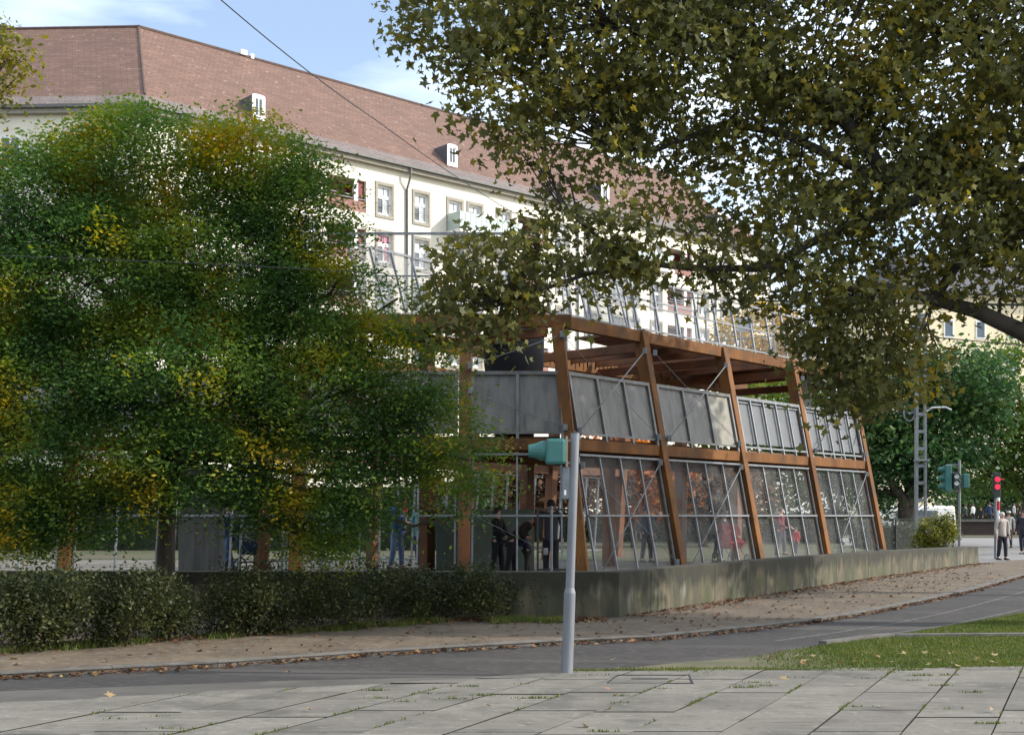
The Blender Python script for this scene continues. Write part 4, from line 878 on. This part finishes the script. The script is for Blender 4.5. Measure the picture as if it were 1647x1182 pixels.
for zq in (zz(771, 46), zz(783, 46)):
    mb = MB(); mb.lathe((0, -.2, zq), [(.095, 0), (.09, .02)], 16, Matrix.Rotation(R(90), 3, 'X')); mb.build('lens', redlit, h)
s3 = thing('marker_post', 'red and white banded marker post just right of the red light', 'post', (((1606-CX)/F*48), 48, 0))
mb = MB()
for i in range(9): mb.tube([(0, 0, i*.36), (0, 0, (i+1)*.36)], .05, 10, mi=i % 2)
mb.build('banded_pole', [whitem, redp], s3)
mb = MB(); mb.box((0, 0, 3.0), (.42, .05, .05)); mb.box((0, 0, 3.0), (.05, .045, .3)); mb.build('cross_head', redp, s3)
# wire fence left of the bush
wf = thing('wire_fence', 'dark wire mesh fence between the last pavilion post and the yellow bush', 'fence', (13.4, 47, 0))
mb = MB()
for i in range(4): mb.tube([(i*1.2, i*.3, 0), (i*1.2, i*.3, 1.5)], .03, 6)
mb.bar((0, 0, 1.48), (3.6, .9, 1.48), .03, .03); mb.bar((0, 0, .3), (3.6, .9, .3), .03, .03); mb.build('fence_posts', capm, wf)
mb = MB(); mb.face([(0, .03, .3), (3.6, .93, .3), (3.6, .93, 1.46), (0, .03, 1.46)]); mb.build('mesh_panel', mesh_mat('fence mesh', (.09, .09, .08), .45), wf)
# terrace wall far right, with low grey bench wall
tw = thing('terrace_wall', 'low dark terrace wall beyond the far grass strip', 'wall', (18, 101, 0))
mb = MB(); mb.box((50, .4, .55), (100, .8, 1.1)); mb.build('wall_body', mat('dark brick', (.055, .035, .03), .9), tw); mb = MB(); mb.box((50, .3, 1.2), (100, 1.0, .2)); mb.build('coping', kerbm, tw)
sheet('terrace', [(18, 101.9, 0), (120, 101.9, 0), (120, 135, 0), (18, 135, 0)], plazam, 1.1)
# parked van
vn = thing('parked_van', 'white van parked far back behind the yellow bush', 'van', (((1468-CX)/F*75), 75, 0), R(8))
mb = MB(); mb.hexa([(-2.4, -.95, .45), (2.4, -.95, .45), (2.4, .95, .45), (-2.4, .95, .45)], [(-1.9, -.85, 2.2), (2.3, -.85, 2.2), (2.3, .85, 2.2), (-1.9, .85, 2.2)]); mb.build('body', whitem, vn, bevel=.15)
mb = MB(); mb.box((-.9, -.93, 1.6), (1.1, .08, .6)); mb.box((.5, -.93, 1.6), (1.2, .08, .6)); mb.build('side_window', glassm, vn)
for x in (-1.5, 1.5):
    for y in (-.9, .9): mb = MB(); mb.lathe((x, y+.1, .38), [(.38, 0), (.38, .2)], 18, Matrix.Rotation(R(90), 3, 'X')); mb.build('wheel', capm, vn)
# flush cover in the paving
cv = thing('utility_cover', 'flush steel framed utility cover set in the paving right of the signal post', 'cover', (G(1040, 1097).x, G(1040, 1097).y, .032))
mb = MB()
for a, b in (((-.4, -.3), (.4, -.3)), ((-.25, .3), (.45, .3)), ((-.4, -.3), (-.25, .3)), ((.4, -.3), (.45, .3))): mb.bar((*a, .001), (*b, .001), .014, .008)
mb.build('frame', capm, cv)
mb = MB(); mb.box((.03, 0, .002), (.35, .05, .01)); mb.build('lifting_slot', capm, cv)

# ------------------------------------------------------------------ people
skin = mat('skin', (.50, .30, .22), .6, (.46, .27, .2), 6)
def skinned(name, pts, edges, m_, parent, sub=2):
    me = bpy.data.meshes.new(name); me.from_pydata([p[:3] for p in pts], edges, []); me.materials.append(m_)
    o = bpy.data.objects.new(name, me); C.objects.link(o); o.parent = parent
    md = o.modifiers.new('skin', 'SKIN'); md.use_smooth_shade = True
    me.skin_vertices[0].data[0].use_root = True
    for i, p in enumerate(pts):
        r = p[3]; me.skin_vertices[0].data[i].radius = (r, r*(p[4] if len(p) > 4 else 1))
    s = o.modifiers.new('subd', 'SUBSURF'); s.levels = 1; s.render_levels = sub
    return o
def person(label, loc, h, rz, top, legs, hair, shoes=(.02, .02, .02), arms='down', stride=.1, lean=0.0, longhair=False, hat=None, group=None, coat=0.0, bend=0.0):
    t = thing('person', label, 'person', loc, rz, group); k = h/1.75
    def V(x, y, z, r, q=1.0):
        if z > .95: y = y-(z-.95)*math.tan(lean+bend); z = .95+(z-.95)*math.cos(bend)
        return (x*k, y*k, z*k, r*k, q)
    # limb targets
    if arms == 'down': A = [((.21, 0, 1.42), (.26, .02, 1.13), (.27, -.05, .88)), ((-.21, 0, 1.42), (-.26, .02, 1.13), (-.27, -.05, .88))]
    elif arms == 'front': A = [((.2, 0, 1.42), (.25, -.06, 1.15), (.08, -.3, 1.18)), ((-.2, 0, 1.42), (-.25, -.06, 1.15), (-.08, -.3, 1.12))]
    elif arms == 'up': A = [((.2, 0, 1.42), (.24, -.16, 1.25), (.1, -.3, 1.42)), ((-.2, 0, 1.42), (-.25, -.06, 1.15), (-.14, -.28, 1.12))]
    else: A = [((.2, 0, 1.42), (.22, -.12, 1.15), (.16, -.36, 1.02)), ((-.2, 0, 1.42), (-.22, -.12, 1.15), (-.16, -.36, 1.02))]
    f1, f2 = -stride, stride
    pts = [V(0, 0, .95, .13, .85), V(0, 0, 1.12, .12, .8), V(0, .0, 1.32, .14, .8), V(0, .01, 1.45, .08), V(0, .0, 1.52, .052), V(0, -.01, 1.60, .075), V(0, -.01, 1.68, .085), V(0, 0, 1.735, .045)]
    ed = [(0, 1), (1, 2), (2, 3), (3, 4), (4, 5), (5, 6), (6, 7)]
    for s, A_ in ((1, A[0]), (-1, A[1])):
        b = len(pts); pts += [V(*A_[0], .058), V(*A_[1], .043), V(*A_[2], .028)]; ed += [(3, b), (b, b+1), (b+1, b+2)]
        e, w_ = Vector(A_[1]), Vector(A_[2]); dr = (w_-e).normalized(); pm = w_+dr*.08
        b2 = len(pts); pts.append(V(*pm, .032, .5)); ed.append((b+2, b2))
        side = Vector((0, 1, 0)) if abs(dr.y) < .7 else Vector((1, 0, 0))
        for j, (o_, l_) in enumerate(((-.03, .065), (-.01, .08), (.012, .075), (.032, .058))):
            q = pm+side*o_+dr*l_*.8; pts.append(V(*q, .009)); ed.append((b2, len(pts)-1))
        q = w_+dr*.05-side*.055; pts.append(V(*q, .010)); ed.append((b2, len(pts)-1))
    legp = []
    for s, f in ((1, f1), (-1, f2)):
        b = len(pts); L_ = [(s*.09, 0, .9, .085), (s*.1, f*.45-.02, .5, .055), (s*.1, f+.02, .1, .038), (s*.11, f-.09, .035, .035), (s*.11, f-.16, .03, .025)]
        pts += [(x*k, y*k, z*k, r*k, 1) for x, y, z, r in L_]; ed += [(0, b), (b, b+1), (b+1, b+2), (b+2, b+3), (b+3, b+4)]; legp.append(L_)
    skinned('body', pts, ed, skin, t)
    # top
    tm = mat('cloth %.2f %.2f %.2f' % top, top, .85, bump=.2, bscale=20); lm2 = mat('cloth %.2f %.2f %.2f' % legs, legs, .85)
    pts = [V(0, 0, .80-coat, .165+coat*.1, .85), V(0, 0, .95, .165, .85), V(0, 0, 1.12, .15, .82), V(0, 0, 1.32, .168, .8), V(0, .01, 1.46, .085)]; ed = [(0, 1), (1, 2), (2, 3), (3, 4)]
    for A_ in A:
        b = len(pts); w2 = Vector(A_[1]).lerp(Vector(A_[2]), .92); pts += [V(*A_[0], .075), V(*A_[1], .06), V(*w2, .045)]; ed += [(4, b), (b, b+1), (b+1, b+2)]
    skinned('jacket', pts, ed, tm, t)
    pts = [(0, 0, .97*k, .16*k, .9)]; ed = []
    for L_ in legp:
        b = len(pts); pts += [(L_[0][0]*k, L_[0][1]*k, .84*k, .105*k, 1), (L_[1][0]*k, L_[1][1]*k, .5*k, .078*k, 1), (L_[2][0]*k, L_[2][1]*k, .09*k, .066*k, 1)]; ed += [(0, b), (b, b+1), (b+1, b+2)]
    skinned('trousers', pts, ed, lm2, t)
    smt = mat('shoe %.2f' % shoes[0], shoes, .6)
    for L_ in legp:
        m3 = MB(); a = Vector(L_[2][:3]); m3.hexa([((a.x-.05)*k, (a.y-.22)*k, 0), ((a.x+.05)*k, (a.y-.22)*k, 0), ((a.x+.045)*k, (a.y+.07)*k, 0), ((a.x-.045)*k, (a.y+.07)*k, 0)], [((a.x-.035)*k, (a.y-.2)*k, .045), ((a.x+.035)*k, (a.y-.2)*k, .045), ((a.x+.04)*k, (a.y+.06)*k, .1), ((a.x-.04)*k, (a.y+.06)*k, .1)]); m3.build('shoe', smt, t, bevel=.015)
    hm_ = mat('hair %.2f %.2f' % (hair[0], hair[1]), hair, .7)
    m3 = MB(); hc = V(0, .02, 1.665, 0); c3 = Vector(hc[:3])
    prof = [(.001, .105), (.05, .095), (.085, .06), (.1, .01), (.095, -.03)]+([(.1, -.12), (.09, -.2)] if longhair else [(.075, -.06)])
    m3.lathe(c3, [(r*k, z*k) for r, z in prof][::-1], 14); m3.build('hair', hm_, t, smooth=True)
    if hat:
        m3 = MB(); m3.lathe(c3+Vector((0, -.02*k, .03*k)), [(.13*k, 0), (.135*k, .012*k), (.105*k, .02*k), (.10*k, .08*k), (.06*k, .10*k)], 16); m3.build('cap', mat('hat %.2f' % hat[0], hat, .8), t, smooth=True)
    # face
    m3 = MB(); hf = V(0, -.09, 1.63, 0); m3.hexa([((-.012)*k, hf[1], hf[2]-.02*k), (.012*k, hf[1], hf[2]-.02*k), (.012*k, hf[1]+.03, hf[2]-.02*k), (-.012*k, hf[1]+.03, hf[2]-.02*k)], [(-.006*k, hf[1]+.008, hf[2]+.03*k), (.006*k, hf[1]+.008, hf[2]+.03*k), (.006*k, hf[1]+.03, hf[2]+.03*k), (-.006*k, hf[1]+.03, hf[2]+.03*k)]); m3.build('nose', skin, t, smooth=True)
    m3 = MB()
    for s in (-1, 1): m3.box((s*.03*k, hf[1]+.012, hf[2]+.03*k), (.018*k, .012, .01*k))
    m3.box((0, hf[1]+.012, hf[2]-.055*k), (.045*k, .012, .008*k)); m3.build('face_features', mat('eyes and mouth', (.10, .04, .03), .6), t)
    return t
def at(px, d, z=0.0): return (((px-CX)/F*d), d, z)
person('elderly man in a beige jacket and dark trousers walking at the crossing', at(1612, 45), 1.72, R(15), (.42, .37, .32), (.015, .016, .025), (.5, .48, .46), arms='down', stride=.09)
person('person in dark clothes half cut off by the right picture edge', at(1646, 52), 1.8, R(-40), (.02, .02, .03), (.03, .03, .05), (.03, .02, .02))
person('person in a white hat behind the man in beige', at(1622, 62), 1.8, R(170), (.45, .42, .40), (.03, .03, .04), (.2, .15, .1), hat=(.75, .72, .68))
PZ = .25
person('man in blue jacket and jeans standing with a child in his arms', at(638, 31, PZ), 1.84, R(65), (.03, .09, .32), (.16, .24, .40), (.08, .05, .03), arms='front')
person('woman in turquoise sweater facing the man with the child', at(676, 31.5, PZ), 1.68, R(-20), (.12, .45, .5), (.04, .06, .14), (.30, .18, .08), arms='front', longhair=True)
person('small child in red carried on the man\'s arm', at(652, 30.8, 1.22), .72, R(-60), (.6, .02, .05), (.35, .35, .4), (.2, .1, .05), arms='front', hat=(.45, .02, .03))
person('person in black standing left of the bending figure', at(800, 27.5, PZ), 1.52, R(60), (.012, .012, .016), (.02, .02, .025), (.04, .02, .02), arms='reach')
person('brown haired person in dark coat bending forward behind the wall', at(822, 27, PZ), 1.55, R(80), (.035, .018, .015), (.012, .012, .016), (.12, .045, .025), arms='reach', bend=.75, longhair=True)
person('child in dark blue stooping at the right of the bending figure', at(848, 27.3, PZ), 1.15, R(-70), (.015, .02, .05), (.05, .045, .03), (.02, .02, .03), arms='reach', bend=.4)
person('black haired person in a dark grey coat behind the steel gate', at(886, 26.5, PZ), 1.68, R(185), (.045, .047, .06), (.018, .018, .028), (.012, .010, .012), coat=.08, arms='down')
person('person in dark clothes behind the ground floor mesh beside the second post', at(1040, 36, PZ), 1.62, R(30), (.05, .07, .11), (.03, .04, .06), (.05, .03, .02))
person('person in black bending over the red stroller', at(1155, 36, PZ), 1.5, R(60), (.03, .03, .035), (.02, .02, .03), (.05, .03, .02), arms='reach', bend=.35)
person('child in a bright red jacket behind the mesh', at(1280, 42, PZ), .95, R(-50), (.5, .03, .05), (.03, .03, .05), (.1, .05, .03))
person('adult in a dark red jacket behind the mesh next to the red child', at(1256, 42.5, PZ), 1.62, R(40), (.16, .02, .03), (.05, .05, .08), (.05, .03, .02), arms='reach')
person('person in blue jeans pushing the stroller behind the locust trunk', at(368, 30, PZ), 1.65, R(-70), (.015, .04, .12), (.10, .18, .32), (.03, .02, .02), arms='reach')
person('tiny child in pink with a pale hat above the hedge at far left', at(112, 31, PZ), .5, R(0), (.55, .16, .34), (.4, .1, .25), (.2, .1, .05), hat=(.7, .55, .6))
random.seed(3)
crowd = [(1565, 'white', (.7, .7, .68)), (1578, 'black', (.02, .02, .025)), (1592, 'dark blue', (.03, .05, .12)), (1631, 'light grey', (.45, .45, .46)), (1640, 'dark brown', (.06, .035, .02)), (1553, 'dark green', (.02, .05, .03))]
wh = {1565: 'leftmost but one on the far terrace', 1578: 'third from the left on the far terrace', 1592: 'on the far terrace just left of the red light', 1631: 'on the far terrace right of the walking man', 1640: 'on the far terrace near the right edge', 1553: 'leftmost on the far terrace'}
for px, cn, c_ in crowd: person('distant person in %s, %s' % (cn, wh[px]), at(px, 103+random.uniform(0, 3.5), .75+random.uniform(0, .35)), random.uniform(1.5, 1.85), R(random.uniform(0, 360)), c_, (.03, .03, .04), (.06, .04, .03), group='people on the far terrace')
# strollers
def stroller(label, loc, rz, cm):
    t = thing('stroller', label, 'stroller', loc, rz)
    m3 = MB(); m3.hexa([(-.2, -.3, .42), (.2, -.3, .42), (.2, .3, .42), (-.2, .3, .42)], [(-.24, -.42, .62), (.24, -.42, .62), (.24, .34, .9), (-.24, .34, .9)]); m3.build('seat', cm, t, bevel=.04)
    m3 = MB()
    for i in range(6):
        a0, a1 = math.pi*i/7, math.pi*(i+1)/7
        m3.hexa([(-.25, .2-.34*math.cos(a0), .8+.34*math.sin(a0)), (.25, .2-.34*math.cos(a0), .8+.34*math.sin(a0)), (.25, .2-.3*math.cos(a0), .8+.3*math.sin(a0)), (-.25, .2-.3*math.cos(a0), .8+.3*math.sin(a0))],
                [(-.25, .2-.34*math.cos(a1), .8+.34*math.sin(a1)), (.25, .2-.34*math.cos(a1), .8+.34*math.sin(a1)), (.25, .2-.3*math.cos(a1), .8+.3*math.sin(a1)), (-.25, .2-.3*math.cos(a1), .8+.3*math.sin(a1))])
    m3.build('hood', cm, t)
    m3 = MB()
    for s in (-.24, .24): m3.tube([(s, -.45, .18), (s, 0, .5), (s, .4, .95), (s, .58, 1.05)], .014, 6); m3.tube([(s, .4, .16), (s, 0, .5)], .014, 6)
    m3.tube([(-.24, .58, 1.05), (.24, .58, 1.05)], .018, 6); m3.build('frame', steel_d, t)
    for x, y, r in ((-.26, -.45, .13), (.26, -.45, .13), (-.26, .4, .16), (.26, .4, .16)):
        m3 = MB(); m3.tube([(x, y+r*math.cos(a), r+.01+r*math.sin(a)) for a in [i*math.pi/8 for i in range(17)]], .02, 6); m3.tube([(x, y, r), (x, y+.01, r*1.9)], .008, 4); m3.build('wheel', capm, t)
    return t
stroller('dark stroller with round wheels right of the locust trunk', at(405, 29.8, PZ), R(80), mat('navy cloth', (.012, .03, .07), .8))
stroller('red stroller behind the mesh between the second and third posts', at(1175, 35, PZ), R(20), mat('red cloth', (.45, .02, .035), .7))
# ------------------------------------------------------------------ litter, tufts and grass (uncountable)
def scatter_leaves(name, label, pts, size, m_, z):
    c_ = np.array([(p[0], p[1], z+.006+abs(random.gauss(0, .006))) for p in pts]); nrm = rng.normal(size=c_.shape)*.35; nrm[:, 2] = 1
    o = leaf_obj(name, c_, STAR, size*rng.uniform(.5, 1.2, len(c_)), m_, None, fold=.3, nrm=nrm); return tag(o, label, 'fallen leaves', kind='stuff')
flm = leaf_mat('fallen leaves', [(0, (.06, .03, .018)), (.4, (.11, .052, .026)), (.75, (.17, .085, .036)), (.92, (.24, .15, .06)), (1, (.32, .26, .11))], 2, .1, island=.9)
L1_ = []
fe = [G(*q) for q in far_edge[1:]]
for a, b in zip(fe, fe[1:]):
    for _ in range(int((b-a).length*110)):
        p = a.lerp(b, random.random()); L1_.append((p.x, p.y+random.gauss(-.05, .11)))
scatter_leaves('gutter_leaves', 'brown leaves drifted along the far kerb', L1_, .08, flm, .005)
L2_ = []
for a, b in zip(wall_pts[1:], wall_pts[2:]):
    for _ in range(int((b-a).length*55)):
        p = a.lerp(b, random.random()); s = abs(random.gauss(0, .28))+.03; n = Vector(((b-a).y, -(b-a).x, 0)).normalized(); L2_.append((p.x+n.x*s, p.y+n.y*s))
for _ in range(3000):
    x = random.uniform(-8, 1.4); L2_.append((x, 18.9+(x+.96)*.85*(x < -.96)-abs(random.gauss(0, .35))-.1))
for _ in range(700):
    x = random.uniform(0, 1); p = wall_pts[1].lerp(wall_pts[6], x); s = random.uniform(0, 4.5); L2_.append((p.x+s*.35, p.y-s*.8*(.3+.7*random.random())))
for _ in range(500): L2_.append((random.uniform(-8, 3), random.uniform(13.2, 18.5)))
fe_in = lambda p: any(a.x <= p[0] <= b.x and p[1] > a.y+(b.y-a.y)*(p[0]-a.x)/(b.x-a.x)+.15 for a, b in zip(fe, fe[1:]))
L2_ = [p for p in L2_ if fe_in(p)]
scatter_leaves('path_leaves', 'brown leaves lying on the path along the wall and hedge', L2_, .085, flm, .048)
L3_ = [(random.uniform(-6, 7), random.uniform(9, 13.5)) for _ in range(34)]
L3_ += [(random.uniform(2.6, 9), random.uniform(12.75, 14.3)) for _ in range(80)]
scatter_leaves('paving_leaves', 'few pale leaves lying on paving and road', L3_, .10, leaf_mat('pale fallen leaves', [(0, (.28, .2, .09)), (.5, (.36, .29, .14)), (1, (.25, .11, .06))], 2, .1, island=.9), .034)
grm = leaf_mat('grass blades', [(0, (.045, .075, .014)), (.6, (.095, .125, .025)), (1, (.20, .17, .05))], 1.5, .35, island=.6)
def blades(name, label, pts, hgt, m_, z=.0, wd=.16):
    c_ = np.array([(p[0], p[1], z) for p in pts]); N_ = len(c_); h = hgt*rng.uniform(.5, 1.3, N_); th = rng.uniform(0, 6.28, N_); ln = rng.normal(size=(N_, 2))*.35
    w_ = .006+.004*rng.random(N_); V_ = np.zeros((N_, 3, 3)); V_[:, 0] = c_; V_[:, 1] = c_; V_[:, 2] = c_
    V_[:, 0, 0] -= np.cos(th)*w_; V_[:, 0, 1] -= np.sin(th)*w_; V_[:, 1, 0] += np.cos(th)*w_; V_[:, 1, 1] += np.sin(th)*w_
    V_[:, 2, 0] += ln[:, 0]*h; V_[:, 2, 1] += ln[:, 1]*h; V_[:, 2, 2] += h
    me = bpy.data.meshes.new(name); me.vertices.add(N_*3); me.vertices.foreach_set('co', V_.reshape(-1).astype(np.float32)); me.loops.add(N_*3); me.loops.foreach_set('vertex_index', np.arange(N_*3, dtype=np.int32))
    me.polygons.add(N_); me.polygons.foreach_set('loop_start', np.arange(0, N_*3, 3, dtype=np.int32)); me.polygons.foreach_set('loop_total', np.full(N_, 3, dtype=np.int32)); me.materials.append(m_); me.update(calc_edges=True)
    o = bpy.data.objects.new(name, me); C.objects.link(o); return tag(o, label, 'grass', kind='stuff')
# verge grass inside its outline
ip = [G(*p) for p in isl]
def inside(x, y, poly):
    c = False; j = len(poly)-1
    for i in range(len(poly)):
        if (poly[i].y > y) != (poly[j].y > y) and x < (poly[j].x-poly[i].x)*(y-poly[i].y)/(poly[j].y-poly[i].y)+poly[i].x: c = not c
        j = i
    return c
gp = []
for _ in range(2500): x = random.uniform(.62, 4.2); gp.append((x, 12.62+.02*x+random.gauss(0, .05)*(1+math.sin(x*4))))
while len(gp) < 90000:
    x, y = random.uniform(.6, 11), random.uniform(12.2, 22)
    if not inside(x, y, ip): continue
    bare = y > 12.9 and x < 3.6 and random.random() < min(1, (4.2-x)*.6)
    if bare: continue
    if y < 12.95 and math.sin(x*3.1)+math.sin(x*7.7+1) < -.3 and random.random() < .5: continue
    gp.append((x, y))
blades('verge_grass', 'green grass growing on the verge between paving and road', gp, .036, grm, .012)
gp = []
for _ in range(17000):
    x = random.uniform(-8, .8); y = 18.75+(x+.96)*.85*(x < -.96)-.45+random.gauss(0, .16)+.12*math.sin(x*9)
    if math.sin(x*2.1)+math.sin(x*5.3+2)+random.gauss(0, .7) > .1: gp.append((x, y))
blades('hedge_grass', 'grass fringe along the foot of the hedge', gp, .085, grm, .04)
gp = []
for i in range(-34, 16):                                     # tufts in the paving joints
    for _ in range(9):
        y = random.uniform(8.2, 12.9); x = G0.x+i*sx_+(y-G0.y)*sd.x/sd.y; L_ = random.uniform(.03, .25); n_ = int(200*L_) if random.random() < .33 else 0
        for _ in range(n_):
            s = random.uniform(-L_, L_); gp.append((x+s*sd.x/sd.y+random.gauss(0, .006), y+s))
for _ in range(70):
    x, y = random.uniform(-6, 6), random.uniform(8.6, 12.4)
    for _ in range(int(random.uniform(8, 60))): gp.append((x+random.gauss(0, .06), y+random.gauss(0, .007)))
gp = [p for p in gp if p[1] < edge_y(p[0])]
blades('joint_grass', 'weeds and grass tufts sprouting in the paving joints', gp, .03, grm, .022)
